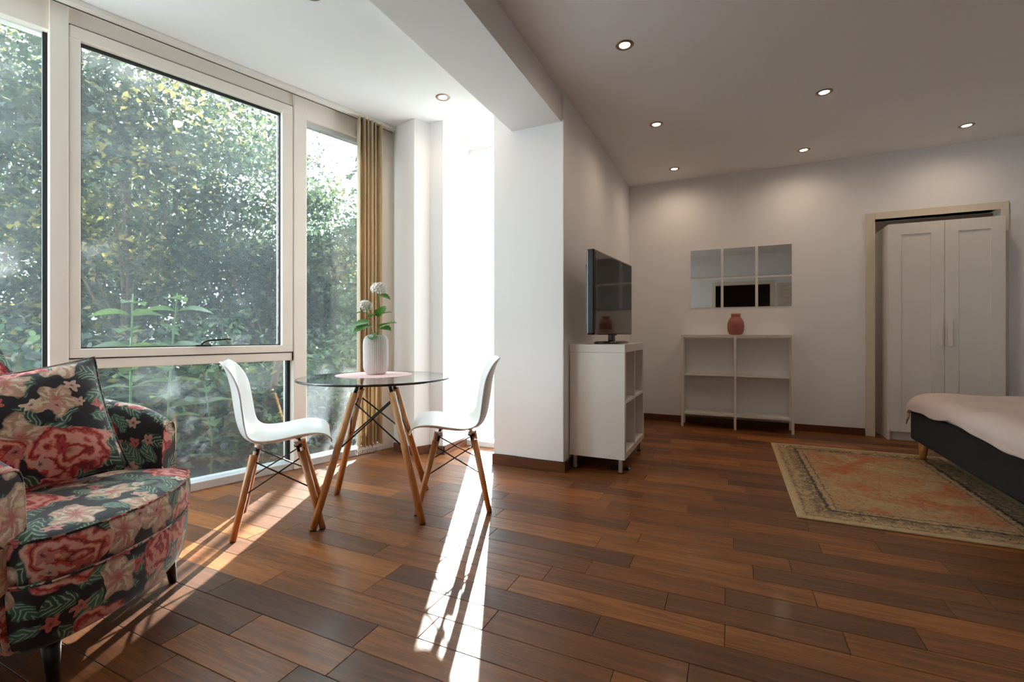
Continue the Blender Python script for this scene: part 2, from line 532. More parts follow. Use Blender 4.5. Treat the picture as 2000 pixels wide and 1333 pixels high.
def mat_rug(x0, x1, y0, y1):
    n = NT('faded_persian_rug')
    c = n.coord('Object')
    cx, cy, hx, hy = (x0 + x1) / 2, (y0 + y1) / 2, (x1 - x0) / 2, (y1 - y0) / 2
    X, Y, _ = n.sep(c)
    nz = n.noise(c, 26, 4, 0.65)
    nz2 = n.noise(c, 3.0, 4, 0.6, 1.0)
    ax = n.math('SUBTRACT', hx, n.math('ABSOLUTE', n.math('SUBTRACT', X, cx)))
    ay = n.math('SUBTRACT', hy, n.math('ABSOLUTE', n.math('SUBTRACT', Y, cy)))
    d = n.math('ADD', n.math('MINIMUM', ax, ay), n.math('MULTIPLY', n.math('SUBTRACT', nz, 0.5), 0.05))
    beige = n.mix(nz, srgb(150, 122, 88), srgb(206, 178, 138))
    rust = n.mix(nz, srgb(158, 84, 50), srgb(196, 124, 82))
    navy = srgb(46, 48, 56)
    # field
    field = n.mix(n.math('MULTIPLY', n.step(nz2, 0.36, 0.62), n.step(n.noise(c, 60, 3, 0.7), 0.3, 0.55, 0.45, 1.0)), beige, rust)
    # medallion
    mx = n.math('DIVIDE', n.math('SUBTRACT', X, cx), hx * 0.6); my = n.math('DIVIDE', n.math('SUBTRACT', Y, cy), hy * 0.6)
    md = n.math('ADD', n.math('ABSOLUTE', mx), n.math('ABSOLUTE', my))
    field = n.mix(n.math('MULTIPLY', n.step(md, 0.55, 0.75, 1.0, 0.0), 0.5), field, beige)
    sp1 = n.noise(c, 17, 3, 0.6, 1.6); sp2 = n.noise(c, 48, 3, 0.7, 0.8)
    motif = n.math('MULTIPLY', n.step(n.math('ABSOLUTE', n.math('SUBTRACT', sp1, 0.5)), 0.012, 0.045, 1.0, 0.0), n.step(sp2, 0.38, 0.58))
    speck = n.step(sp2, 0.56, 0.66)
    field = n.mix(n.math('MULTIPLY', motif, n.step(nz2, 0.3, 0.7, 0.55, 0.2)), field, srgb(96, 84, 74))
    field = n.mix(n.math('MULTIPLY', speck, 0.35), field, srgb(92, 78, 66))
    border = n.mix(n.math('MULTIPLY', motif, 0.8), beige, navy)
    border = n.mix(n.math('MULTIPLY', speck, 0.5), border, srgb(78, 70, 66))
    band = n.math('MULTIPLY', n.step(d, 0.08, 0.12), n.step(d, 0.16, 0.18, 1.0, 0.0))
    border = n.mix(n.math('MULTIPLY', n.math('MULTIPLY', band, n.step(sp1, 0.36, 0.56)), 0.5), border, navy)
    inb = n.step(d, 0.20, 0.235, 1.0, 0.0)
    col = n.mix(inb, field, border)
    for (a, w, q) in ((0.05, 0.006, 0.3), (0.165, 0.009, 0.8), (0.208, 0.006, 0.5)):
        ln = n.math('MULTIPLY', n.step(n.math('ABSOLUTE', n.math('SUBTRACT', d, a)), w * 0.5, w * 1.6, 1.0, 0.0), n.math('MULTIPLY', n.step(sp2, 0.3, 0.5, 0.2, 1.0), q))
        col = n.mix(ln, col, navy)
    edge = n.step(d, 0.02, 0.05, 1.0, 0.0)
    col = n.mix(n.math('MULTIPLY', edge, 0.8), col, n.mix(nz, srgb(176, 148, 108), srgb(214, 190, 150)))
    fib = n.noise(n.mapping(c, (420, 120, 100)), 1.0, 2)
    col = n.mix(n.math('MULTIPLY', n.step(fib, 0.45, 0.7), 0.3), col, n.mix(1.0, col, (0.5, 0.48, 0.45, 1), 'MULTIPLY'))
    return n.done(n.bsdf(col, 0.95, spec=0.15, bump=fib, bump_s=0.5, bump_d=0.004))

def mat_duvet():
    n = NT('pale_pink_cotton')
    c = n.coord()
    w = n.noise(c, 5, 4, 0.6, 0.6)
    col = n.ramp(n.noise(c, 1.6, 2), [(0.35, srgb(204, 184, 174)), (0.7, srgb(216, 198, 190))])
    return n.done(n.bsdf(col, 0.85, bump=w, bump_s=0.6, bump_d=0.03))
M['duvet'] = mat_duvet()

def mat_leaf(name, transl=0.55):
    n = NT(name)
    at = n.n('ShaderNodeAttribute'); at.attribute_name = 'Col'
    d = n.bsdf(at.outputs['Color'], 0.45, spec=0.4)
    tl = n.n('ShaderNodeBsdfTranslucent')
    n.put(tl.inputs[0], n.mix(1.0, at.outputs['Color'], (1.3, 1.42, 1.0, 1), 'MULTIPLY'))
    m = n.n('ShaderNodeMixShader'); m.inputs[0].default_value = transl
    n.put(m.inputs[1], d); n.put(m.inputs[2], tl.outputs[0])
    return n.done(m.outputs[0])
M['leaf'] = mat_leaf('garden_leaf')
def mat_single_leaf(name, a, b, transl=0.35):
    n = NT(name)
    v = n.noise(n.coord(), 14, 3)
    col = n.mix(v, a, b)
    d = n.bsdf(col, 0.4, spec=0.4)
    tl = n.n('ShaderNodeBsdfTranslucent'); n.put(tl.inputs[0], n.mix(1.0, col, (1.6, 1.6, 0.8, 1), 'MULTIPLY'))
    m = n.n('ShaderNodeMixShader'); m.inputs[0].default_value = transl
    n.put(m.inputs[1], d); n.put(m.inputs[2], tl.outputs[0])
    return n.done(m.outputs[0])
M['plant_leaf'] = mat_single_leaf('broad_plant_leaf', srgb(62, 82, 56), srgb(104, 124, 88), 0.4)
M['hydrangea_leaf'] = mat_single_leaf('hydrangea_leaf', srgb(48, 92, 42), srgb(92, 140, 68), 0.25)
M['bark'] = simple('tree_bark', srgb(92, 78, 64), 0.9, var=0.3, scale=18, bump=0.5)
def mat_ground():
    n = NT('leaf_litter_soil')
    c = n.coord()
    v = n.noise(c, 9, 6, 0.7)
    col = n.ramp(v, [(0.3, srgb(50, 44, 34)), (0.5, srgb(86, 82, 54)), (0.7, srgb(112, 116, 74))])
    return n.done(n.bsdf(col, 0.95, bump=v, bump_s=0.6, bump_d=0.05))
M['ground'] = mat_ground()
# ------------------------------------------------------------------ the room shell
CEIL, BAYC, SOFFIT, YB, YF, XR = 2.633, 2.655, 2.43, 5.40, -0.30, 3.0
WO = Vector((-2.706, 2.684, 0))                # a point on the window line (inside face of the posts)
WA = Vector((0.26077, 0.96540, 0)); WN = Vector((0.96540, -0.26077, 0))
W_ANG = math.atan2(WA.y, WA.x)
def wpt(u, v, z=0.0):
    return WO + WA * u + WN * v + Vector((0, 0, z))
U0 = (YF - 2.684) / 0.9654 - 0.05              # where the glazing meets the front wall

# --- floor: dark base, then every plank
wf0, wf1 = wpt(U0 - .3, -0.12), wpt(0.55, -0.12)
floor = structure('floor', MB().prism([(wf0.x, wf0.y), (XR + .2, YF - 2.0), (XR + .2, YB + .6), (-1.2, YB + .6), (-1.2, 3.66), (-2.7, 3.66), (wf1.x, wf1.y)], -0.2, -0.004), 'subfloor')
ROW, Y_ROW0 = 0.1215, 1.211
fixed = {0: [-1.63], -1: [-1.76, -1.05], -2: [-1.45], -3: [-1.13], 1: [-0.73, -0.11], 2: [-0.40], 3: [-0.76], 4: [-0.21], 5: [-0.53, -0.02, .54],
         6: [-0.38], 7: [0.08, .69], 8: [-0.39], 9: [0.01], 11: [-0.62, .6], 16: [0.08]}
tones = {(-1, -1.4): .02, (0, -1.2): .62, (-2, -1.1): .72, (2, -.6): .1, (3, -.3): .78, (1, -.4): .35, (6, -.7): .08, (6, .1): .62, (7, -.2): .7, (8, -.1): .62, (5, -.3): .42,
         (5, .2): .12, (-3, -1.4): .7, (-3, -.8): .05, (4, -.5): .32, (4, .1): .3, (7, .4): .2, (1, -1.0): .5, (-1, -.7): .66, (11, -.9): .8}
def window_x(y):
    u = (y - WO.y) / WA.y
    return WO.x + WA.x * u - 0.06
def plank_mesh(mb, x0, x1, y0, y1):
    g, t = 0.0009, 0.012
    c = 0.0012
    lo = [(x0 + g, y0 + g), (x1 - g, y0 + g), (x1 - g, y1 - g), (x0 + g, y1 - g)]
    hi = [(x0 + g + c, y0 + g + c), (x1 - g - c, y0 + g + c), (x1 - g - c, y1 - g - c), (x0 + g + c, y1 - g - c)]
    a = [mb.bm.verts.new((x, y, -t)) for x, y in lo]
    b = [mb.bm.verts.new((x, y, -0.0008)) for x, y in lo]
    d = [mb.bm.verts.new((x, y, 0.0)) for x, y in hi]
    for i in range(4):
        j = (i + 1) % 4
        mb.bm.faces.new((a[i], a[j], b[j], b[i])); mb.bm.faces.new((b[i], b[j], d[j], d[i]))
    mb.bm.faces.new(d)
planks = []
prnd = random.Random(5)
for k in range(int((YF - 2.0 - Y_ROW0) / ROW) - 1, int((YB + .5 - Y_ROW0) / ROW) + 2):
    y0, y1 = Y_ROW0 + k * ROW, Y_ROW0 + (k + 1) * ROW
    y0c, y1c = max(y0, YF - 1.9), min(y1, YB + .5)
    if y1c - y0c < 0.01: continue
    xl = max(window_x(y0), window_x(y1)) if y1 < 3.2 else (-2.12 if y1 < 3.6 else -1.1)
    if y0 < YF: xl = -0.6
    cuts = sorted(fixed.get(k, []))
    xs = list(cuts) if cuts else [xl + prnd.uniform(0.2, 0.8)]
    # fill gaps between the known joints, then run out to both sides
    full = [xs[0]]
    for b in xs[1:]:
        while b - full[-1] > 1.15:
            full.append(full[-1] + prnd.uniform(0.5, 0.8) if b - full[-1] > 1.5 else (full[-1] + b) / 2)
        full.append(b)
    while full[0] > xl + 0.15: full.insert(0, full[0] - prnd.uniform(0.45, 0.85))
    full[0] = xl
    while full[-1] < XR - 0.15: full.append(full[-1] + prnd.uniform(0.4, 0.95))
    full[-1] = XR
    for a, b in zip(full[:-1], full[1:]):
        if b - a > 0.02: planks.append((k, a, b, y0c, y1c))
def seen(k, a, b, y0, y1):
    for x in np.linspace(a, b, 7):
        for y in (y0, y1):
            d = x * FW.x + y * FW.y; r = x * RT.x + y * RT.y
            if d > 0.3:
                px, py = 1000 + FPX * r / d, HORIZON + CAM_H * FPX / d
                if -10 < px < 2010 and py < 1345: return True
    return False
vis = [p for p in planks if seen(*p)]
vis.sort(key=lambda p: ((p[1] + p[2]) / 2) ** 2 + p[3] ** 2)
rest = vis[296:] + [p for p in planks if p not in vis]
for (k, a, b, y0, y1) in vis[:296]:
    mb = MB(); cx, cy = (a + b) / 2, (y0 + y1) / 2
    plank_mesh(mb, a - cx, b - cx, y0 - cy, y1 - cy)
    o = mb.build('plank', 'plank', floor, loc=(cx, cy, 0))
    tn = None
    for (kk, xx), v in tones.items():
        if kk == k and a < xx < b: tn = v
    tn = prnd.betavariate(2.2, 2.4) if tn is None else tn
    o.color = (tn, prnd.random(), prnd.random(), 1)
mb = MB()
for (k, a, b, y0, y1) in rest: plank_mesh(mb, a, b, y0, y1)
mb.build('plank_field', 'plank_far', floor, kind='stuff')

# --- ceilings, beam
wc0, wc1 = wpt(U0 - .3, -0.2), wpt(0.62, -0.2)
structure('ceiling', MB().prism([(-1.40, YF - .2), (XR + .2, YF - .2), (XR + .2, YB + .7), (-1.40, YB + .7)], CEIL, CEIL + .2), 'ceiling')
structure('ceiling_bay', MB().prism([(wc0.x, wc0.y), (-1.35, YF - .2), (-1.35, 3.7), (-2.8, 3.7), (wc1.x, wc1.y)], BAYC, BAYC + .2), 'ceiling')
structure('ceiling_beam', MB().box((-1.447, YF - .1, SOFFIT), (-1.067, 3.2, CEIL + .1), 0.002), 'wall')

# --- walls
structure('wall_column', MB().box((-1.592, 3.085, -.05), (-1.0515, 3.64, BAYC + .1), 0.001), 'wall')
structure('wall_left', MB().box((-1.25, 3.087, -.05), (-1.05, YB + .2, CEIL + .1)), 'wall')
DX0, DX1, DZ = 1.213, 2.085, 2.022             # doorway that holds the wardrobe
mb = MB()
mb.box((-1.25, YB, -.05), (DX0, YB + .12, CEIL + .1)); mb.box((DX1, YB, -.05), (XR + .2, YB + .12, CEIL + .1)); mb.box((DX0, YB, DZ), (DX1, YB + .12, CEIL + .1))
structure('wall_back', mb, 'wall')
# the next room, of which the doorway shows a sliver beside the wardrobe
NR = MB().box((.1, YB + .12, -.05), (.2, 7.3, CEIL + .1)).box((XR + .1, YB + .12, -.05), (XR + .2, 7.3, CEIL + .1)).box((.1, 7.2, -.05), (XR + .2, 7.3, CEIL + .1))
structure('wall_next_room', NR, 'wall')
structure('ceiling_next_room', MB().box((.1, YB + .6, CEIL), (XR + .2, 7.3, CEIL + .2)), 'ceiling')
structure('floor_next_room', MB().box((.1, YB + .55, -.2), (XR + .2, 7.3, -.001)), 'plank_far')
structure('wall_right', MB().box((XR, YF - .2, -.05), (XR + .2, YB + .2, CEIL + .1)), 'wall')
HX0, HX1, HZ = -0.31, 0.74, 2.0                # doorway to the dark hall behind the camera
mb = MB()
mb.box((-3.9, YF - .15, -.05), (HX0, YF, BAYC + .1)); mb.box((HX1, YF - .15, -.05), (XR + .2, YF, CEIL + .1)); mb.box((HX0, YF - .15, HZ), (HX1, YF, CEIL + .1))
structure('wall_front', mb, 'wall')
mb = MB()
mb.box((-.7, YF - 2.0, -.05), (-.55, YF - .15, 2.5)); mb.box((XR, YF - 2.0, -.05), (XR + .15, YF - .15, 2.5)); mb.box((-.7, YF - 2.1, -.05), (XR + .15, YF - 1.95, 2.5)); mb.box((-.7, YF - 2.1, 2.4), (XR + .15, YF - .15, 2.5))
structure('wall_hall', mb, 'dark_hall')
structure('wall_pillar', MB().prism([(-2.50, 3.075), (-2.26, 3.015), (-2.195, 3.135), (-2.07, 3.135), (-2.07, 3.64), (-2.75, 3.64), (-2.66, 3.16), (-2.57, 3.15)], -.05, BAYC + .1), 'wall')
# door casing on the hall side of the front wall and the white slatted closet door beside it
mb = MB()
mb.box((HX0 - .07, YF, 0), (HX0, YF + .015, HZ + .07)); mb.box((HX1, YF, 0), (HX1 + .07, YF + .015, HZ + .07)); mb.box((HX0, YF, HZ), (HX1, YF + .015, HZ + .07))
structure('trim_2', mb, 'trim_paint')
d2 = tag(empty('door_2', (0.86, YF + .002, 0)), 'white slatted closet door on the wall beside the dark doorway', kind='structure')
MB().box((0, 0, 0.02), (.06, .03, 2.0)).box((.86, 0, 0.02), (.92, .03, 2.0)).box((.06, 0, 1.94), (.86, .03, 2.0)).box((.06, 0, .02), (.86, .03, .1)).build('door_frame', 'trim_paint', d2)
for i in range(23):
    z = .12 + i * .079
    MB().box((.055, .004, z), (.865, .022, z + .072), 0.003).build('slat', 'trim_paint', d2)

# --- skirting
def skirting(name, a, b, h=.068, t=.014):
    a, b = Vector((*a, 0)), Vector((*b, 0))
    d = (b - a).normalized(); nrm = Vector((d.y, -d.x, 0))   # to the right of a->b
    mb = MB(); p = [a, b, b + nrm * t, a + nrm * t]
    mb.prism([(q.x, q.y) for q in p], 0.0005, h)
    return structure(name, mb, 'baseboard')
skirting('baseboard_back', (-1.05, YB), (DX0 - .075, YB))
skirting('baseboard_back_corner', (DX1 + .07, YB), (XR, YB))
skirting('baseboard_left', (-1.05, 3.085), (-1.05, YB - .014))
skirting('baseboard_column', (-1.60, 3.085), (-1.036, 3.085))
skirting('baseboard_pillar', (-2.50, 3.075), (-2.26, 3.015))
skirting('baseboard_pillar_side', (-2.262, 3.012), (-2.195, 3.135))
skirting('baseboard_pillar_front', (-2.195, 3.135), (-2.056, 3.135))
skirting('baseboard_bay', (-2.07, 3.122), (-2.07, 3.48))
skirting('baseboard_right', (XR, YB - .014), (XR, YF))

# --- doorway trim in the back wall
t1 = tag(empty('trim_1', (0, 0, 0)), kind='structure')
MB().box((DX0 - .07, YB - .018, 0), (DX0, YB, DZ + .065), .002).box((DX0 - .012, YB - .024, 0), (DX0, YB + .1, DZ), .001).build('jamb', 'trim_paint', t1)
MB().box((DX1, YB - .018, 0), (DX1 + .05, YB, DZ + .065), .002).build('jamb', 'trim_paint', t1)
MB().box((DX0 - .0005, YB - .018, DZ), (DX1 + .0005, YB, DZ + .065), .002).box((DX0, YB - .024, DZ), (DX1 - .03, YB + .1, DZ + .012), .001).build('lintel', 'trim_paint', t1)

# ------------------------------------------------------------------ the glazed bay wall
def wroot(name, label):
    o = empty(name, (WO.x, WO.y, 0), W_ANG, label=label, kind='structure')
    return o
# local axes of a window root: x = along the wall, y = outwards (left of the wall direction), z = up
HEAD = 2.60
def wbox(mb, u0, u1, v0, v1, z0, z1, bev=.002):
    mb.box((u0, v0, z0), (u1, v1, z1), bev); return mb
# window_1: the tall pane left of the first post
w1 = wroot('window_1', 'tall fixed pane behind the floral armchair, left of the first post')
wbox(MB(), U0, -1.588, .01, .13, 2.50, HEAD + .06).build('head_rail', 'frame', w1)
wbox(MB(), U0, -1.588, .00, .13, 0.0, .05).build('sill', 'sill', w1)
wbox(MB(), U0, -1.588, .012, .05, 2.556, 2.572).build('seal', 'seal', w1)
wbox(MB(), -3.0, -2.93, 0, .14, 0, HEAD).build('post', 'frame', w1)
MB().box((-2.93, .066, .05), (-1.588, .074, 2.50)).build('pane', 'window_glass', w1)
MB().box((U0, .066, .05), (-3.0, .074, 2.50)).build('pane', 'window_glass', w1)
wbox(MB(), -1.606, -1.588, .052, .09, .05, 2.50, .001).build('seal', 'seal', w1)
# window_2: tilting sash over a fixed pane
w2 = wroot('window_2', 'wide tilting window with cream sash over a lower fixed pane')
wbox(MB(), -1.588, -1.514, -.01, .16, 0, HEAD + .06, .004).build('post', 'frame', w2)
wbox(MB(), -.355, -.263, -.01, .16, 0, HEAD + .06, .004).build('post', 'frame', w2)
wbox(MB(), -1.514, -.355, .012, .13, 2.568, HEAD + .06).build('head_rail', 'frame', w2)
wbox(MB(), -1.514, -.355, .004, .13, .772, .826, .003).build('transom', 'frame', w2)
wbox(MB(), -.363, -.3555, -.0015, .03, .772, .836, .0005).build('seal', 'seal', w2)
wbox(MB(), -1.514, -.355, .00, .13, 0.0, .05).build('sill', 'sill', w2)
sash = wbox(wbox(wbox(wbox(MB(), -1.512, -.358, -.004, .09, .832, .880, .003), -1.512, -.358, -.004, .09, 2.498, 2.562, .003), -1.512, -1.468, -.0035, .09, .88, 2.498, .002), -.432, -.358, -.0035, .09, .88, 2.498, .002).build('sash', 'frame', w2)
# black gasket around the glass and the shadow joint between sash and frame
gk = MB()
for (a, b, c, d) in ((-1.468, -.432, .880, .886), (-1.468, -.432, 2.490, 2.498), (-1.468, -1.462, .886, 2.490), (-.439, -.432, .886, 2.490)):
    gk.box((a, .03, c), (b, .06, d))
gk.build('gasket', 'seal', sash)
wbox(wbox(MB(), -1.514, -.356, .004, .03, .826, .8325, .0005), -1.514, -.356, .004, .03, 2.5615, 2.5685, .0005).build('joint', 'seal', w2)
MB().box((-1.462, .046, .886), (-.439, .054, 2.490)).build('pane', 'window_glass', sash)
MB().box((-1.514, .066, .05), (-.355, .074, .772)).build('pane', 'window_glass', w2)
wbox(MB(), -.375, -.355, .052, .09, .05, .772, .001).build('seal', 'seal', w2)
hd = MB().box((-.955, -.016, .880), (-.865, -.004, .892), .003).tube([(-.925, -.02, .892), (-.915, -.026, .905), (-.89, -.03, .918), (-.83, -.032, .922), (-.79, -.03, .926), (-.765, -.028, .922)], .006, 8)
hd.build('handle', 'black_matte', sash)
# window_3: narrow fixed pane beside the blind
w3 = wroot('window_3', 'narrow fixed pane between the cream post and the vertical blind')
wbox(MB(), -.263, .345, .01, .13, 2.51, HEAD + .06).build('head_rail', 'frame', w3)
wbox(MB(), -.263, .345, .03, .09, 2.478, 2.51, .002).build('glazing_bead', 'sill', w3)
wbox(MB(), -.263, .345, .00, .13, 0.0, .05).build('sill', 'sill', w3)
wbox(MB(), .345, .50, .00, .13, 0, HEAD + .06, .003).build('post', 'frame', w3)
MB().box((-.263, .066, .05), (.345, .074, 2.478)).build('pane', 'window_glass', w3)
# window_4: slot window at the end of the bay
w4 = tag(empty('window_4', (0, 0, 0)), 'tall slot window at the end of the bay beside the white column', kind='structure')
MB().box((-2.07, 3.50, 2.555), (-1.592, 3.62, BAYC), .002).build('head_rail', 'frame', w4)
MB().box((-2.07, 3.53, 2.515), (-1.592, 3.60, 2.555), .002).build('glazing_bead', 'sill', w4)
MB().box((-2.07, 3.49, 0), (-1.592, 3.64, .045), .002).build('sill', 'sill', w4)
MB().box((-2.07, 3.556, .045), (-1.592, 3.564, 2.515)).build('pane', 'window_glass', w4)

# vertical blind pushed to the end of its ceiling track
vb = empty('vertical_blind', (WO.x, WO.y, 0), W_ANG, 'beige vertical blind slats bunched at the right end of the window wall', 'blind')
mb = MB()
mb.box((U0, -.10, BAYC - .028), (.44, -.055, BAYC - .001), .002)
mb.build('track', 'white_lacquer', vb)
MB().box((U0, -.058, BAYC - .03), (.44, -.05, BAYC - .022)).build('track_slot', 'seal', vb)
sl_u = [.112, .132, .152, .172, .190, .212, .236, .256, .276, .300]
for i, u in enumerate(sl_u):
    a = R([110, 130, 106, 133, 112, 100, 131, 116, 128, 104][i])
    mb = MB(); rows = []
    for zi in range(2):
        z = (.085, BAYC - .03)[zi]
        row = []
        for j in range(7):
            t = (j / 6 - .5) * .127
            bow = .006 * (1 - (2 * j / 6 - 1) ** 2)
            x = t * math.cos(a) - bow * math.sin(a); y = -t * math.sin(a) - bow * math.cos(a)
            row.append((u + x, -.078 + y, z))
        rows.append(row)
    mb.grid(rows)
    so = mb.build('slat', 'blind', vb)
    modify(so, 'SOLIDIFY', thickness=.0012)
    w = MB().box((u - .012, -.09, .055), (u + .012, -.066, .088), .003).build('slat_weight', 'white_lacquer', so)
chain = []
for i in range(40):
    u = .07 + i * .24 / 39
    chain.append((u, -.10 + .012 * math.sin(i * 2.1), .075 - .045 * abs(math.sin(i * .75))))
MB().tube(chain, .0022, 6).build('bottom_chain', 'white_lacquer', vb)
# ------------------------------------------------------------------ recessed ceiling lamps
def downlight(x, y, z, label, group):
    d = empty('recessed_lamp', (x, y, z), 0, label, 'lamp', group)
    n = 32; prof = [(.030, -.001), (.034, -.0045), (.048, -.0045), (.052, -.001)]
    mb = MB(); rings = []
    for r, zz in prof:
        rings.append([(r * math.cos(2 * PI * i / n), r * math.sin(2 * PI * i / n), zz) for i in range(n)])
    mb.grid(rings, True, wrap=True)
    mb.build('ring', 'chrome_ring', d)
    MB().lathe([(.031, -.0012), (.030, -.0026), (.018, -.0036)], 24).build('lens', 'lamp', d)
    ld = bpy.data.lights.new('lamp_light', 'SPOT'); ld.energy = DOWNLIGHT_W; ld.color = (1.0, .78, .56)
    ld.spot_size = R(172); ld.spot_blend = 1.0; ld.shadow_soft_size = .03
    lo = bpy.data.objects.new('lamp_light', ld); lo.location = (0, 0, -.012); link(lo, d)
LG = 'lit recessed ceiling lamps'
downlight(-.559, 2.735, CEIL, 'lit recessed lamp nearest the beam, topmost in the main room ceiling', LG)
downlight(.584, 3.854, CEIL, 'lit recessed lamp in the middle of the main room ceiling', LG)
downlight(-.541, 3.879, CEIL, 'lit recessed lamp above the television side, second along the beam', LG)
downlight(1.713, 4.953, CEIL, 'lit recessed lamp above the white wardrobe', LG)
downlight(.599, 4.988, CEIL, 'lit recessed lamp above the right end of the mirror tiles', LG)
downlight(-.522, 5.004, CEIL, 'lit recessed lamp close to the far left corner of the ceiling', LG)
downlight(-1.871, 2.831, BAYC, 'lit recessed lamp in the bay ceiling near the slot window', LG)
downlight(.75, 6.3, CEIL, 'added unseen lamp behind the doorway, brightening the wardrobe side', 'added unseen lamps')  # added lamp, out of view, to brighten the wardrobe's side panel
downlight(-1.894, 1.690, BAYC, 'lit recessed lamp in the bay ceiling at the top edge', LG)

# ------------------------------------------------------------------ white cube shelf unit and the television
ku = empty('cube_shelf_unit', (-1.045, 3.20, 0), 0, 'white two-by-two cube shelf unit on metal legs against the column wall', 'shelf unit')
KW, KD, KZ0, KZ1 = .393, .77, .097, .885
MB().box((0, 0, KZ1 - .056), (KW, KD, KZ1), .0015).build('top_panel', 'white_lacquer', ku)
MB().box((.001, .001, KZ0), (KW - .001, .045, KZ1 - .057), .0012).build('side_panel', 'white_lacquer', ku)
MB().box((.001, KD - .045, KZ0), (KW - .001, KD - .001, KZ1 - .057), .0012).build('side_panel', 'white_lacquer', ku)
MB().box((.001, .045, KZ0), (KW - .001, KD - .045, KZ0 + .045), .0012).build('bottom_panel', 'white_lacquer', ku)
zc = (KZ0 + .045 + KZ1 - .057) / 2
MB().box((.006, .045, zc - .009), (KW - .004, KD - .045, zc + .009), .001).build('shelf_board', 'white_lacquer', ku)
for a, b in ((KZ0 + .045, zc - .009), (zc + .009, KZ1 - .057)):
    MB().box((.006, KD / 2 - .009, a), (KW - .004, KD / 2 + .009, b), .001).build('divider', 'white_lacquer', ku)
MB().box((.006, .045, KZ0 + .045), (.012, KD - .045, KZ1 - .057)).build('back_sheet', 'white_lacquer', ku)
for x in (.035, KW - .035):
    for y in (.03, KD - .035):
        lg = MB().box((x - .014, y - .014, .006), (x + .014, y + .014, KZ0 + .002), .003).build('leg', 'silver', ku)
        MB().box((x - .014, y - .014, 0), (x + .014, y + .014, .0062), .001).build('rubber_foot', 'black_matte', lg)

tv = empty('television', (-.80, 3.514, KZ1), R(-4.8), 'black flat television on a stand facing the bed', 'television')
# local x = out of the screen (towards +X of the room), y = along the screen
TW, TZ0, TZ1 = .91, .066, .645
bz = MB()
bz.box((-.045, -TW / 2, TZ0), (.012, TW / 2, TZ1), .012, 3)
bz.build('bezel', 'black_plastic', tv)
MB().box((.0115, -TW / 2 + .022, TZ0 + .04), (.0135, TW / 2 - .022, TZ1 - .022)).build('screen', 'screen', tv)
MB().box((-.075, -TW / 2 + .06, TZ0 + .05), (-.044, TW / 2 - .06, TZ1 - .09), .012, 2).build('back_cover', 'black_plastic', tv)
MB().box((.004, -.05, TZ0 - .006), (.010, .05, TZ0 + .001), .001).build('control_lip', 'black_plastic', tv)
MB().box((-.034, -.035, .018), (.002, .035, TZ0 + .03), .006, 2).build('neck', 'black_plastic', tv)
st = MB(); rings = []
for z, s_ in ((.0005, 1.0), (.010, 1.0), (.016, .96), (.020, .80)):
    rings.append([(-.015 + .10 * s_ * math.copysign(abs(math.cos(t)) ** .5, math.cos(t)), .18 * s_ * math.copysign(abs(math.sin(t)) ** .5, math.sin(t)), z) for t in np.linspace(0, 2 * PI, 40, endpoint=False)])
st.loft(rings); st.build('stand_foot', 'black_plastic', tv)
MB().box((.012, -TW / 2 + .03, TZ0 + .012), (.0128, -TW / 2 + .05, TZ0 + .016)).build('power_light', 'silver', tv)
# little power strip with a green light in the shadow beside the unit
ps = empty('power_strip', (-.70, 3.33, 0), R(8), 'small dark power adapter with a green light on the floor beside the cube shelf', 'adapter')
MB().box((-.08, -.025, 0), (.05, .025, .022), .005, 2).build('body', 'black_matte', ps)
MB().box((.046, -.012, .008), (.0515, .004, .015), .001).build('led', 'led', ps)

# cable clipped above the skirting of the column
cb = [( -1.60, 3.075, .0705), (-1.5, 3.077, .073), (-1.38, 3.077, .072), (-1.25, 3.077, .068 + .002), (-1.12, 3.074, .0715), (-1.03, 3.068, .076), (-1.015, 3.12, .085), (-1.02, 3.19, .10)]
MBc = MB().tube([tuple(p) for p in smooth_curve(cb, 40)], .0032, 6)
tag(MBc.build('power_cable', 'cable'), 'thin dark cable running along the top of the column skirting', 'cable')

# ------------------------------------------------------------------ white steel shelf, pink vase, mirror tiles
sh = empty('steel_shelf', (-.47, 5.145, 0), 0, 'low open white steel shelf standing against the back wall', 'shelf')
SW, SD, SH = 1.012, .245, .947
for x in (0, SW / 2 - .011, SW - .022):
    for y in (0, SD - .022):
        MB().box((x, y, 0), (x + .022, y + .022, SH - .004), .0015).build('post', 'white_steel', sh)
for z, h in ((SH - .022, .022), (.525, .02), (.125, .02)):
    for (a, b) in ((.0225, SW / 2 - .0115), (SW / 2 + .0115, SW - .0225)):
        if z > .9: continue
        mb = MB().box((a, .003, z), (b, SD - .003, z + .004)).box((a, .003, z), (b, .006, z + h)).box((a, SD - .006, z), (b, SD - .003, z + h))
        mb.build('shelf_board', 'white_steel', sh)
MB().box((-.001, -.001, SH - .004), (SW + .001, SD + .001, SH), .001).box((.0225, .002, SH - .024), (SW - .0225, .006, SH - .004)).build('top_board', 'white_steel', sh)

pv = MB().lathe([(.040, 0), (.062, .006), (.075, .04), (.078, .09), (.074, .13), (.060, .16), (.046, .178), (.043, .195), (.046, .214), (.040, .214), (.037, .19), (.034, .17)], 40)
o = pv.build('pink_vase', 'pink_vase', loc=(.042, 5.25, SH))
tag(o, 'dusty pink rounded ceramic vase on the white steel shelf', 'vase')

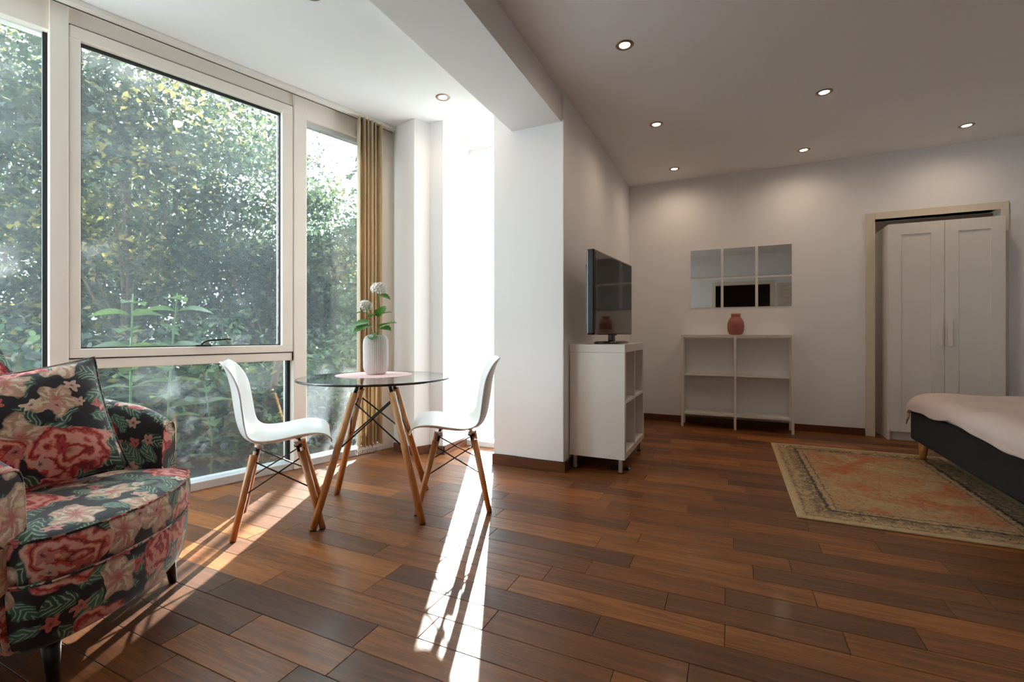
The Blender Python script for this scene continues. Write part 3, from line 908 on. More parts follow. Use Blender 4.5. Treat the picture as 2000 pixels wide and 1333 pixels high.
mir_words = {(0, 0): 'top left', (1, 0): 'top middle', (2, 0): 'top right', (0, 1): 'bottom left', (1, 1): 'bottom middle', (2, 1): 'bottom right'}
for (i, j), wd in mir_words.items():
    x0 = -.396 + i * .322; z1 = 1.854 - j * .319
    m = empty('mirror_tile', (x0 + .149, YB - .001, z1 - .298), 0, wd + ' square frameless mirror tile above the pink vase', 'mirror', 'square mirror tiles on the back wall')
    MB().box((-.149, -.004, 0), (.149, 0, .298), .0008).build('glass_backing', 'white_lacquer', m)
    MB().box((-.148, -.0052, .001), (.148, -.0042, .297)).build('mirror_face', 'mirror', m)

# ------------------------------------------------------------------ wardrobe in the doorway
wd = empty('wardrobe', (1.283, 5.262, 0), 0, 'white two-door wardrobe standing in the framed doorway', 'wardrobe')
WW, WDp, WH = .784, .50, 1.945
MB().box((0, .02, .0), (.018, WDp, WH), .001).box((WW - .018, .02, 0), (WW, WDp, WH), .001).box((.018, .02, WH - .02), (WW - .018, WDp, WH), .001).box((.018, .02, .075), (WW - .018, WDp, .095)).box((.018, WDp - .01, .09), (WW - .018, WDp, WH)).build('carcass', 'white_lacquer', wd)
MB().box((.018, .05, 0.0), (WW - .018, .066, .075)).build('plinth', 'white_lacquer', wd)
for k, (a, b) in enumerate(((.001, WW / 2 - .0015), (WW / 2 + .0015, WW - .001))):
    dr = MB().box((a, .008, .08), (b, .02, WH - .002), .001)
    fr, fz = .092, .10
    # raised frame around a sunk panel
    dr.box((a, 0, .08), (a + fr, .0085, WH - .002), .001).box((b - fr, 0, .08), (b, .0085, WH - .002), .001)
    dr.box((a + fr - .001, 0, .08), (b - fr + .001, .0085, .08 + fz), .001).box((a + fr - .001, 0, WH - .002 - fz), (b - fr + .001, .0085, WH - .002), .001)
    do = dr.build('door', 'white_lacquer', wd)
    hx = b - .032 if k == 0 else a + .032
    MB().box((hx - .015, -.028, .85), (hx + .015, -.018, 1.07), .004, 2).box((hx - .007, -.02, .875), (hx + .007, .001, .90)).box((hx - .007, -.02, 1.03), (hx + .007, .001, 1.055)).build('handle', 'white_lacquer', do)

# ------------------------------------------------------------------ rug and bed
RX0, RX1, RY0, RY1 = 0.312, 1.475, 2.835, 4.665
M['rug'] = mat_rug(0, RX1 - RX0, 0, RY1 - RY0)
mb = MB().box((0, 0, .0005), (RX1 - RX0, RY1 - RY0, .010), .003)
tag(mb.build('rug', 'rug', loc=(RX0, RY0, 0)), 'faded beige and rust patterned rug on the wooden floor', 'rug')

bed = empty('bed', (1.25, 2.52, 0), 0, 'bed with charcoal fabric base on tapered wooden legs', 'bed')
BL, BW = 2.055, 1.56
mb = MB().box((0, 0, .150), (BW, BL, .375), .018, 3)
mb.build('base', 'bed_fabric', bed)
MB().box((.02, .02, .372), (BW - .02, BL - .02, .47), .03, 3).build('mattress', 'white_lacquer', bed)
for x in (.07, BW - .07):
    for y in (.07, BL - .045):
        MB().rod((x, y, .151), (x - .006, y, .0105), .034, .020, 20).build('leg', 'bed_leg', bed)

# duvet draped over the side and end
def duvet():
    nx, ny = 70, 90
    P = []
    r2 = random.Random(3)
    ph = [r2.uniform(0, 6) for _ in range(8)]
    for i in range(nx + 1):
        row = []
        for j in range(ny + 1):
            a = i / nx; b = j / ny
            # sheet coords measured from the near long edge: negative hangs over
            s = -.11 + a * (BW + .09); t = -.05 + b * (BL + .17)
            ws = .006 * math.sin(7 * t + ph[0]) + .005 * math.sin(19 * t + ph[1])
            lump = .016 * math.sin(4.3 * s + ph[2]) * math.sin(3.1 * t + ph[3]) + .009 * math.sin(9 * s + 5 * t + ph[4]) + .006 * math.sin(15 * t - 8 * s + ph[5])
            x, y, z = s, t, .515 + lump
            drop_x = max(0.0, .10 - s); drop_y = max(0.0, t - (BL - .10))
            if drop_x > 0:
                q = drop_x
                ang = min(q / .10, 1.0) * PI / 2
                x = .10 - (math.sin(ang) * .115 + (.012 + ws) * min(1, q / .1))
                z -= (1 - math.cos(ang)) * .085 + max(0, q - .10) * (.42 + .06 * math.sin(9 * t))
            if drop_y > 0:
                q = drop_y
                ang = min(q / .10, 1.0) * PI / 2
                y = BL - .10 + math.sin(ang) * .115 + .010 * math.sin(14 * s + ph[6])
                z -= (1 - math.cos(ang)) * .075 + max(0, q - .10) * .45
            row.append((x, y, z))
        P.append(row)
    mb = MB(); mb.grid(P)
    o = mb.build('duvet', 'duvet', loc=(1.25, 2.52, 0))
    modify(o, 'SOLIDIFY', thickness=.022, offset=-1)
    modify(o, 'SUBSURF', levels=1, render_levels=1)
    tag(o, 'pale pink duvet spread over the bed and hanging over its edge', 'duvet')
duvet()

# ------------------------------------------------------------------ glass table and what stands on it
TB = Vector((-1.772, 2.02, 0)); T_ROT = R(33.5); TZ = .722
tb = empty('glass_table', TB, T_ROT, 'round clear glass table on four crossed wooden dowel legs', 'table')
MB().lathe([(.399, TZ - .012), (.4015, TZ - .011), (.4015, TZ - .001), (.399, TZ)], 96).build('glass_top', 'table_glass', tb)
mb = MB(); rings = []
for r, z in ((.4018, TZ - .0118), (.4055, TZ - .0095), (.4065, TZ - .006), (.4055, TZ - .0025), (.4018, TZ - .0002)):
    rings.append([(r * math.cos(t), r * math.sin(t), z) for t in np.linspace(0, 2 * PI, 96, endpoint=False)])
mb.grid(rings, True, wrap=True); mb.build('glass_edge', 'glass_edge', tb)
legs = []
for k in range(4):
    a = R(45 + 90 * k); d = Vector((math.cos(a), math.sin(a), 0))
    top = d * .135 + Vector((0, 0, .645)); foot = d * .372
    lg = MB().rod(foot + Vector((0, 0, .004)), top, .0175, .0195, 18).build('leg', 'dowel', tb)
    MB().rod(foot, foot + Vector((0, 0, .0042)), .0165, .0165, 14).build('foot_pad', 'black_matte', lg)
    MB().rod(top - (top - foot).normalized() * .012, d * .105 + Vector((0, 0, TZ - .0125)), .0095, .0085, 12).rod(d * .105 + Vector((0, 0, TZ - .0165)), d * .105 + Vector((0, 0, TZ - .0125)), .022, .022, 18).build('metal_tip', 'black_matte', tb)
    legs.append((foot, top))
def on_leg(L, t): return L[0].lerp(L[1], t)
for k in range(4):
    A, B = legs[k], legs[(k + 1) % 4]
    for (p, q) in ((on_leg(A, .94), on_leg(B, .56)), (on_leg(B, .94), on_leg(A, .56))):
        MB().rod(p, q, .0042, .0042, 8).rod(p - (q - p).normalized() * .006, p + (q - p).normalized() * .016, .0062, .0062, 8).rod(q - (q - p).normalized() * .016, q + (q - p).normalized() * .006, .0062, .0062, 8).build('brace', 'black_matte', tb)

def cam_point(px, depth):
    r = (px - 1000) / FPX * depth
    return RT * r + FW * depth
MATC = cam_point(732, 2.70)
mb = MB(); rings = []
for r, z in ((.002, .0030), (.20, .0030), (.212, .0022), (.214, .0004), (.002, .0004)):
    rings.append([(r * (1 + .010 * math.sin(46 * t) * (r > .1)) * math.cos(t), r * (1 + .010 * math.sin(46 * t) * (r > .1)) * math.sin(t), z) for t in np.linspace(0, 2 * PI, 184, endpoint=False)])
mb.grid(rings, False, wrap=True)
tag(mb.build('placemat', 'placemat', loc=(MATC.x, MATC.y, TZ)), 'round pink woven placemat on the glass table', 'placemat')

VC = cam_point(734, 2.72)
vprof = [(.046, 0), (.056, .004), (.064, .018), (.0705, .04), (.0715, .10), (.0715, .17), (.069, .198), (.062, .213), (.052, .222), (.044, .226), (.040, .2265), (.038, .224), (.038, .20), (.036, .06)]
mb = MB().lathe(vprof, 44 * 6, ribs=44, rib_d=.0065)
tag(mb.build('ribbed_vase', 'white_vase', loc=(VC.x, VC.y, TZ + .0032)), 'white ribbed ceramic vase on the pink placemat', 'vase')

def leaf_outline(L, W, teeth=0):
    pts = []
    n = 9
    for i in range(n + 1):
        t = i / n
        w = W * math.sin(PI * t ** .8) ** .9 if 0 < t < 1 else 0
        if teeth and 0 < i < n: w *= 1 + (.16 if i % 2 else -.10)
        pts.append((t, w))
    return pts
def leaf_mesh(L, W, teeth=0, droop=.25, fold=.3):
    mb = MB(); o = leaf_outline(L, W, teeth)
    P = []
    for t, w in o:
        x = t * L; zc = -droop * L * t * t
        P.append([(x, -w, zc + fold * w), (x, -w * .5, zc + fold * w * .4), (x, 0, zc), (x, w * .5, zc + fold * w * .4), (x, w, zc + fold * w)])
    mb.grid(P)
    bmesh.ops.remove_doubles(mb.bm, verts=mb.bm.verts, dist=1e-5)
    me = bpy.data.meshes.new('leaf'); mb.bm.to_mesh(me); mb.bm.free()
    return me
def place_leaf(me, mat, parent, p, d, roll=0.0, scale=1.0, name='leaf'):
    if not me.materials: me.materials.append(M[mat])
    o = bpy.data.objects.new(name, me)
    d = Vector(d).normalized()
    side = Vector((0, 0, 1)).cross(d)
    side = side.normalized() if side.length > 1e-4 else Vector((0, 1, 0))
    up = d.cross(side)
    m = Matrix((d, side, up)).transposed().to_4x4() @ Matrix.Rotation(roll, 4, 'X')
    o.matrix_local = Matrix.Translation(Vector(p)) @ m @ Matrix.Scale(scale, 4)
    link(o, parent)
    return o
HL = leaf_mesh(.098, .034, 1, .25, .25)
def hydrangea(label, head, hr, bends, leaves, seed):
    h = empty('hydrangea_stem', (VC.x, VC.y, TZ + .0032), 0, label, 'flower', 'artificial hydrangeas in the ribbed vase')
    vx = lambda r, dd, z: RT * r + FW * dd + Vector((0, 0, z))
    top = vx(*head)
    pts = [vx(0.004 * (1 if seed % 2 else -1), 0, .07)] + [vx(*b) for b in bends] + [top]
    pts = [Vector(p) for p in smooth_curve([tuple(p) for p in pts], 16)]
    MB().tube(pts, .0028, 7).build('stem', 'stem_green', h)
    rr = random.Random(seed)
    mb = MB()
    N = 70
    for i in range(N):
        z = 1 - 1.55 * (i + .5) / N; ph = i * 2.39996
        q = math.sqrt(max(0, 1 - z * z))
        nd = Vector((q * math.cos(ph), q * math.sin(ph), z))
        c = top + Vector((nd.x * hr, nd.y * hr, nd.z * hr * .82)) * rr.uniform(.88, 1.05)
        t1 = nd.orthogonal().normalized(); t2 = nd.cross(t1)
        a0 = rr.uniform(0, 6)
        for k in range(4):
            a = a0 + k * PI / 2
            d1 = t1 * math.cos(a) + t2 * math.sin(a); d2 = t1 * math.cos(a + .75) + t2 * math.sin(a + .75); d3 = t1 * math.cos(a - .75) + t2 * math.sin(a - .75)
            s_ = hr * .30
            mb.poly([c, c + d3 * s_ * .62 + nd * .002, c + d1 * s_ + nd * .0045, c + d2 * s_ * .62 + nd * .002], True)
    mb.build('flower_head', 'petal_white', h, recalc=False)
    for (r, dd, z, dr, ddd, dz, sc) in leaves:
        place_leaf(HL, 'hydrangea_leaf', h, vx(r, dd, z), RT * dr + FW * ddd + Vector((0, 0, dz)), rr.uniform(-.5, .5), sc)
hydrangea('taller white hydrangea stem in the ribbed vase', (.018, 0, .495), .043, [(.012, 0, .20), (.02, .004, .32)],
          [(.020, 0, .46, .8, -.2, -.15, .75), (.016, 0, .27, .9, -.3, .45, 1.25), (.012, -.004, .26, .75, -.6, .15, 1.15), (.018, .0, .33, .35, -.5, .75, 1.05), (.018, .01, .34, .5, .6, .4, .9)], 4)
hydrangea('shorter white hydrangea leaning left in the ribbed vase', (-.058, -.008, .395), .036, [(-.010, 0, .20), (-.035, -.004, .30)],
          [(-.032, -.004, .30, -.9, -.3, -.05, 1.15), (-.02, -.01, .28, -.7, -.7, -.15, 1.25), (-.03, 0, .33, .5, -.6, .35, 1.0), (-.01, -.01, .235, .1, -.8, -.2, .85), (-.045, 0, .36, -.8, .2, .1, .8)], 5)

# ------------------------------------------------------------------ moulded shell chairs
def shell_chair(name, loc, rz, label):
    ch = empty(name, loc, rz, label, 'chair', 'white shell chairs at the glass table')
    keys = [(.232, .412), (.222, .432), (.185, .4425), (.10, .436), (.01, .421), (-.07, .416), (-.125, .428), (-.168, .460), (-.194, .515), (-.210, .60), (-.224, .70), (-.244, .782), (-.268, .820)]
    prof = smooth_curve(keys, 40)
    nv = 25; P = []
    for i, (x, z) in enumerate(prof):
        t = i / 39
        a = prof[max(i - 1, 0)]; b = prof[min(i + 1, 39)]
        dx, dz = b[0] - a[0], b[1] - a[1]; L = math.hypot(dx, dz)
        nx, nz = dz / L, -dx / L           # towards the sitter
        if nz < 0 and t < .4: nx, nz = -nx, -nz
        wkeys = [(0, .150), (.04, .190), (.12, .214), (.3, .228), (.45, .232), (.58, .228), (.72, .213), (.86, .192), (.94, .168), (1.0, .118)]
        for (t0, w0), (t1, w1) in zip(wkeys[:-1], wkeys[1:]):
            if t0 <= t <= t1:
                u = (t - t0) / (t1 - t0); w = w0 + (w1 - w0) * (u * u * (3 - 2 * u)); break
        ss = lambda a, b, q: (lambda w_: w_ * w_ * (3 - 2 * w_))(min(1, max(0, (q - a) / (b - a))))
        lift = .040 * ss(.0, .25, t) + .014 * ss(.5, .75, t) - .040 * ss(.80, 1.0, t)
        row = []
        for j in range(nv):
            s_ = j / (nv - 1) * 2 - 1
            k = abs(s_) ** 2.2 * lift
            row.append((x + nx * k, s_ * w, z + nz * k))
        P.append(row)
    mb = MB(); mb.grid(P)
    so = mb.build('shell', 'shell', ch)
    modify(so, 'SUBSURF', levels=1, render_levels=1)
    modify(so, 'SOLIDIFY', thickness=.006, offset=0)
    L = []
    for sx in (1, -1):
        for sy in (1, -1):
            foot = Vector((sx * .192 - .002, sy * .20, 0)); top = Vector((sx * .105 - .012, sy * .125, .375))
            lg = MB().rod(foot + Vector((0, 0, .003)), top, .0145, .0180, 16).build('leg', 'dowel', ch)
            MB().rod(foot, foot + Vector((0, 0, .0032)), .0135, .0135, 12).build('foot_pad', 'black_matte', lg)
            br = MB().rod(top - (top - foot).normalized() * .03 + Vector((-sx * .012, 0, 0)), top + Vector((-sx * .02, -sy * .012, .03)), .008, .008, 10)
            br.rod(top + Vector((-sx * .028, -sy * .03, .024)), top + Vector((-sx * .004, -sy * .004, .026)), .010, .010, 10)
            br.build('mount', 'black_matte', ch)
            MB().rod(top + Vector((-sx * .018, -sy * .014, .026)), top + Vector((-sx * .02, -sy * .016, .044)), .013, .016, 12).build('shock_mount', 'shell', ch)
            L.append((foot, top))
    order = [0, 1, 3, 2]
    for k in range(4):
        A, B = L[order[k]], L[order[(k + 1) % 4]]
        for (p, q) in ((on_leg(A, .93), on_leg(B, .52)), (on_leg(B, .93), on_leg(A, .52))):
            MB().rod(p, q, .0036, .0036, 8).rod(q - (q - p).normalized() * .012, q + (q - p).normalized() * .008, .005, .005, 8).build('brace', 'black_matte', ch)
    p, q = L[0][1] + Vector((-.02, 0, .02)), L[2][1] + Vector((.02, 0, .02))
    return ch
shell_chair('shell_chair', (-2.098, 1.686, 0), R(48.5), 'white shell chair left of the glass table, beside the window')
shell_chair('shell_chair', (-1.447, 2.296, 0), R(211.6), 'white shell chair right of the glass table, beside the slot window')

# ------------------------------------------------------------------ floral armchair and its cushion
AC = empty('floral_armchair', (-2.064, .709, 0), R(30.8), 'dark floral armchair with black tapered legs beside the window', 'armchair')
def outline(front, side, back, n=64, bow=.10, back_side=None):
    """plan of the seat: bowed front, straight sides; counter-clockwise"""
    back_side = side * .9 if back_side is None else back_side
    pts = []
    m = 24
    for i in range(m + 1):                     # front edge from -side to +side
        s_ = -side + 2 * side * i / m
        u = abs(s_) / side
        pts.append((front + bow * (1 - u ** 2.2) - .035 * max(0, (u - .88) / .12) ** 2, s_))
    for i in range(1, 9):
        t = i / 8; pts.append((front - .035 + (back - front + .035) * t, side + (back_side - side) * t))
    for i in range(1, 9):
        t = i / 8; pts.append((back, back_side - 2 * back_side * t))
    for i in range(1, 8):
        t = i / 8; pts.append((back + (front - .035 - back) * t, -back_side + (-side + back_side) * t))
    return pts
def inset(pts, d, c=(0, 0)):
    out = []
    n = len(pts)
    for i in range(n):
        a = Vector((*pts[i - 1], 0)); b = Vector((*pts[(i + 1) % n], 0)); t = (b - a).normalized()
        nrm = Vector((-t.y, t.x, 0))           # inwards for counter-clockwise
        out.append((pts[i][0] + nrm.x * d, pts[i][1] + nrm.y * d))
    return out
OUT = outline(.300, .345, -.40)
# upholstered base
mb = MB()
rings = []
for z, d in ((.118, .040), (.122, .028), (.135, .018), (.18, .008), (.24, .002), (.285, .0), (.297, .004), (.300, .012)):
    rings.append([(x, y, z) for x, y in inset(OUT, d)])
mb.loft(rings); mb.build('base', 'floral', AC, uv='round')
# seat cushion
CU = outline(.305, .335, -.34, bow=.10)
mb = MB(); rings = []
for z, d in ((.301, .012), (.306, .003), (.325, -.004), (.37, -.006), (.405, -.003), (.418, .004)):
    rings.append([(x, y, z) for x, y in inset(CU, d)])
for z, k in ((.428, .93), (.438, .82), (.446, .62), (.450, .38), (.451, .12)):
    rings.append([(x * k + .0 * (1 - k), y * k, z) for x, y in CU])
mb.loft(rings); cu = mb.build('seat_cushion', 'floral', AC, uv='round')
for z, d in ((.303, .000), (.418, .000)):
    MB().tube([(x, y, z) for x, y in inset(CU, d)], .0045, 8, closed=True).build('piping', 'floral', cu, uv=True)
# arms: lofted along their length, falling to a rounded front
def arm(sgn):
    mb = MB(); rings = []
    fs = np.linspace(-.42, .222, 24)
    ends = [(.222, 1.0), (.232, .95), (.238, .86)]
    for f in list(fs) + [e[0] for e in ends[1:]]:
        k = dict(ends).get(f, 1.0)
        u = (f + .42) / .642
        top = .80 - .10 * u ** .8 - .05 * u - .035 * max(0, (u - .8) / .2) ** 2
        lean = .020 + .02 * (1 - u)
        inn, outr = .282, .362
        mid, hw = (inn + outr) / 2, (outr - inn) / 2 * (.6 + .4 * k)
        zb, zt = .125 + (1 - k) * .02, top - (1 - k) * .06
        ring = []
        for t in np.linspace(0, 2 * PI, 28, endpoint=False):
            c, s_ = math.cos(t), math.sin(t)
            yy = mid + hw * math.copysign(abs(c) ** .55, c)
            zz = (zb + zt) / 2 + (zt - zb) / 2 * math.copysign(abs(s_) ** .28, s_)
            yy += lean * max(0, (zz - .42) / .3) ** 1.5 - .012 * max(0, (.3 - zz) / .18)
            ring.append((f, sgn * yy, zz))
        rings.append(ring)
    mb.loft(rings)
    ao = mb.build('arm', 'floral', AC, uv=True)
    pts = [(x * 1.0 + .002, y, z) for x, y, z in rings[-2]]
    MB().tube(pts, .0045, 8, closed=True).build('piping', 'floral', ao, uv=True)
arm(1); arm(-1)
# back
mb = MB(); rings = []
for z in list(np.linspace(.13, .98, 26)) + [1.0, 1.01]:
    u = (z - .13) / .85
    half = .365 - .03 * max(0, u - .75) / .25
    if z > .90: half -= .10 * ((z - .90) / .11) ** 2
    th = .075 - .03 * max(0, (u - .8) / .2)
    if z > .99: th *= .6 if z < 1.005 else .3
    fc = -.40 - .13 * max(0, u - .25)
    ring = []
    for t in np.linspace(0, 2 * PI, 36, endpoint=False):
        c, s_ = math.cos(t), math.sin(t)
        yy = half * math.copysign(abs(s_) ** .6, s_)
        xx = fc + th * math.copysign(abs(c) ** .6, c) + .10 * abs(yy / .365) ** 3 * (1 if u > .3 else 0)
        ring.append((xx, yy, z))
    rings.append(ring)
mb.loft(rings); mb.build('backrest', 'floral', AC, uv=True)
for sx, sy in ((.285, .262), (.285, -.262), (-.36, .25), (-.36, -.25)):
    MB().rod((sx - .012 * (1 if sx > 0 else -1), sy * .97, .135), (sx + .004 * (1 if sx > 0 else -1), sy * 1.01, 0), .0235, .0135, 20).build('leg', 'black_leg', AC)

def pillow(center_l, e_l, up_l, size, thick):
    e = Vector(e_l).normalized(); up = Vector(up_l); up = (up - e * up.dot(e)).normalized(); nrm = e.cross(up)
    n = 28
    P1, P2 = [], []
    for i in range(n + 1):
        r1, r2_ = [], []
        for j in range(n + 1):
            a, b = i / n * 2 - 1, j / n * 2 - 1
            pinch = 1 - .07 * (1 - (a * a)) * (abs(b) ** 3) - .07 * (1 - b * b) * (abs(a) ** 3)
            h = thick * ((1 - abs(a) ** 2.4) * (1 - abs(b) ** 2.4)) ** .55
            h *= 1 + .06 * math.sin(5 * a + 2) * math.sin(4 * b + 1)
            x, y = a * size / 2 * pinch, b * size / 2 * pinch
            r1.append((x, y, h)); r2_.append((x, y, -h))
        P1.append(r1); P2.append(r2_)
    mb = MB(); mb.grid(P1); mb.grid(P2)
    bmesh.ops.remove_doubles(mb.bm, verts=mb.bm.verts, dist=1e-5)
    # front and back print by plan position
    o = mb.build('floral_cushion', 'floral', uv=True)
    rot = Matrix((e, up, nrm)).transposed().to_4x4()
    o.matrix_world = AC_M @ Matrix.Translation(Vector(center_l)) @ rot
    MB_p = MB(); edge = []
    for t in np.linspace(-1, 1, 21)[:-1]: edge.append((t, -1))
    for t in np.linspace(-1, 1, 21)[:-1]: edge.append((1, t))
    for t in np.linspace(1, -1, 21)[:-1]: edge.append((t, 1))
    for t in np.linspace(1, -1, 21)[:-1]: edge.append((-1, t))
    pts = []
    for a, b in edge:
        pinch = 1 - .07 * (1 - (a * a)) * (abs(b) ** 3) - .07 * (1 - b * b) * (abs(a) ** 3)
        pts.append((a * size / 2 * pinch, b * size / 2 * pinch, 0))
    MB_p.tube(pts, .004, 6, closed=True).build('piping', 'floral', o, uv=True)
    tag(o, 'square floral cushion leaning on the back of the floral armchair', 'cushion')
AC_M = Matrix.Translation((-2.064, .709, 0)) @ Matrix.Rotation(R(30.8), 4, 'Z')
pillow((-.03, .045, .640), (.66, .73, .16), (-.36, .10, .86), .43, .085)
# ------------------------------------------------------------------ the garden outside
def gpt(r, d, z=0.0):
    return RT * r + FW * d + Vector((0, 0, z))
GZ = -.12
g = gpt(-8, 12)
mb = MB()
nx = 40; P = []
for i in range(nx + 1):
    row = []
    for j in range(nx + 1):
        r = -26 + 40 * i / nx; d = 2.0 + 34 * j / nx
        p = gpt(r, d)
        inside = (p - WO).dot(WN) > -.25 and p.x > -3.7 and p.y < 6
        z = GZ + .10 * math.sin(r * .9) * math.cos(d * .7) + max(0, d - 9) * .02
        if (p - WO).dot(WN) > -1.6: z = GZ - (.35 if inside else 0)
        row.append((p.x, p.y, z))
    P.append(row)
mb.grid(P)
tag(mb.build('ground', 'ground', kind='structure'), 'leaf-littered garden soil outside the windows')

LEAF_T = np.array([[0, 0, 0], [.22, -.46, .05], [.46, -.24, .02], [1.0, 0, -.10], [.46, .24, .02], [.22, .46, .05], [.36, 0, -.04]])
LEAF_F = np.array([[0, 1, 6], [1, 2, 6], [2, 3, 6], [3, 4, 6], [4, 5, 6], [5, 0, 6]])
OVAL_T = np.array([[0, 0, 0], [.3, -.25, .04], [.68, -.22, .02], [1.0, 0, -.12], [.68, .22, .02], [.3, .25, .04], [.5, 0, -.03]])
def leaf_mass(name, pts, size, colors, weights, parent, seed, oval=False, updir=.5, kind='stuff', cluster=None):
    rg = np.random.default_rng(seed)
    N = len(pts)
    T = OVAL_T if oval else LEAF_T
    # random frames with normals biased upwards
    nr = rg.normal(size=(N, 3)); nr[:, 2] = np.abs(nr[:, 2]) + updir
    nr /= np.linalg.norm(nr, axis=1)[:, None]
    a = rg.normal(size=(N, 3)); a[:, 2] -= .3
    a -= nr * (a * nr).sum(1)[:, None]; a /= np.linalg.norm(a, axis=1)[:, None]
    b = np.cross(nr, a)
    s = size * rg.uniform(.6, 1.25, N)
    V = pts[:, None, :] + s[:, None, None] * (T[None, :, 0:1] * a[:, None, :] + T[None, :, 1:2] * b[:, None, :] + T[None, :, 2:3] * nr[:, None, :])
    V = V.reshape(-1, 3)
    F = (LEAF_F[None] + 7 * np.arange(N)[:, None, None]).reshape(-1, 3)
    me = bpy.data.meshes.new(name)
    me.vertices.add(len(V)); me.vertices.foreach_set('co', V.astype(np.float32).ravel())
    me.loops.add(len(F) * 3); me.loops.foreach_set('vertex_index', F.astype(np.int32).ravel())
    me.polygons.add(len(F)); me.polygons.foreach_set('loop_start', np.arange(0, len(F) * 3, 3, dtype=np.int32))
    me.polygons.foreach_set('loop_total', np.full(len(F), 3, dtype=np.int32))
    me.update(calc_edges=True)
    cols = np.array([c for c in colors]); w = np.array(weights, float); w /= w.sum()
    ci = rg.choice(len(cols), N, p=w)
    if cluster is not None:                      # leaves of one twig share a hue
        per = rg.choice(len(cols), int(cluster.max()) + 1, p=w)
        ci = np.where(rg.random(N) < .6, per[cluster], ci)
    c = cols[ci] * rg.uniform(.75, 1.25, (N, 1)); c[:, 3] = 1
    at = me.color_attributes.new('Col', 'FLOAT_COLOR', 'POINT')
    at.data.foreach_set('color', np.repeat(c, 7, axis=0).astype(np.float32).ravel())
    me.materials.append(M['leaf'])
    o = bpy.data.objects.new(name, me)
    link(o, parent)
    o['kind'] = kind
    return o
GREENS = [srgb(56, 65, 54), srgb(74, 82, 64), srgb(42, 51, 45), srgb(150, 136, 80), srgb(86, 86, 66)]
DARKS = [srgb(44, 54, 48), srgb(32, 41, 38), srgb(62, 70, 56), srgb(108, 100, 64), srgb(50, 52, 46)]
FRESH = [srgb(68, 84, 64), srgb(52, 66, 52), srgb(90, 104, 82), srgb(40, 52, 42), srgb(106, 108, 80)]
def crown_points(rg, n, cz, rad, clusters, spread, hollow=.35):
    C = rg.normal(size=(clusters, 3)); C /= np.linalg.norm(C, axis=1)[:, None]
    C *= (hollow + (1 - hollow) * rg.random((clusters, 1)) ** .5)
    C = C * np.array(rad)
    C[:, 2] += cz
    k = rg.integers(0, clusters, n)
    p = C[k] + rg.normal(size=(n, 3)) * spread * np.array([1, 1, .55])
    return p, C, k
def tree(name, r, d, trunk_r, fork, cz, rad, n, size, cols, w, label, seed, clusters=70, spread=.34, lean=(0, 0), group='trees in the garden', zmin=None):
    p0 = gpt(r, d, GZ - .05)
    t = empty(name, p0, seed * .7, label, 'tree', group)
    rg = np.random.default_rng(seed)
    pts, C, kc = crown_points(rg, n, cz, rad, clusters, spread)
    if zmin is not None:
        kc = kc[pts[:, 2] > zmin]; pts = pts[pts[:, 2] > zmin]
    path = smooth_curve([(0, 0, 0), (lean[0] * .3, lean[1] * .3, fork * .45), (lean[0], lean[1], fork), (lean[0] * 1.2, lean[1] * 1.2, cz + rad[2] * .45)], 18)
    MB().tube([tuple(q) for q in path], trunk_r, 12, taper=trunk_r * .35).build('trunk', 'bark', t)
    base = np.array(path[10])
    for i in rg.choice(len(C), min(14, len(C)), replace=False):
        e = C[i]; s0 = np.array(path[int(rg.integers(8, 16))])
        m = (s0 + e) / 2 + np.array([0, 0, -.12 * np.linalg.norm(e - s0)]) + rg.normal(size=3) * .08
        MB().tube([tuple(q) for q in smooth_curve([s0, m, e], 9)], trunk_r * .26, 7, taper=.008).build('branch', 'bark', t)
    leaf_mass('crown', pts, size, cols, w, t, seed + 100, cluster=kc)
    return t
tree('maple_tree', -5.75, 7.0, .13, 1.6, 3.9, (2.0, 2.0, 2.5), 27000, .088, GREENS, [4, 3, 3, 1.1, 2], 'broad maple tree with yellowing leaves filling the wide tilting window', 21, 90, .36)
tree('maple_tree', -9.4, 8.2, .15, 1.8, 4.0, (2.4, 2.4, 3.0), 24000, .092, GREENS, [3, 3, 2, 1.5, 2], 'yellow-green maple tree behind the leftmost tall pane', 22, 90, .4)
tree('dark_tree', -7.2, 10.5, .16, 1.8, 3.6, (2.7, 2.2, 3.2), 18000, .10, DARKS, [4, 4, 2, 1, 2], 'dark leafy tree standing deeper in the garden behind the maples', 23, 90, .45)
tree('young_tree', -3.95, 7.6, .07, 1.0, 2.0, (1.35, 1.2, 1.35), 12000, .08, DARKS, [4, 3, 3, .8, 1], 'smaller dark green tree seen at the right edge of the wide window', 24, 60, .28)
tree('young_tree', -3.0, 8.0, .07, 1.0, 2.05, (.85, .85, 1.55), 12000, .08, FRESH, [3, 4, 2, 3, 1], 'slim leafy tree seen through the narrow fixed pane', 25, 60, .22)
tree('sun_block_tree', -1.83, 9.0, .31, 2.6, 4.0, (.85, .85, 1.7), 9000, .13, DARKS, [3, 4, 2, 1, 1], 'added sun-blocking tree, mostly hidden beyond the vertical blind', 26, 70, .17, zmin=2.45)  # added mostly out of view; trunk and low crown shaped to block the sun
tree('dark_tree', -11.5, 12.5, .16, 2.0, 4.2, (3.2, 2.6, 3.8), 9000, .16, DARKS, [4, 4, 2, 1, 2], 'distant dark tree at the far left of the garden', 27, 80, .5)
tree('dark_tree', -4.6, 12.5, .14, 1.6, 2.2, (2.0, 1.6, 1.7), 8000, .15, DARKS, [3, 4, 2, 1, 1], 'low distant tree behind the smaller dark green tree', 28, 70, .4)

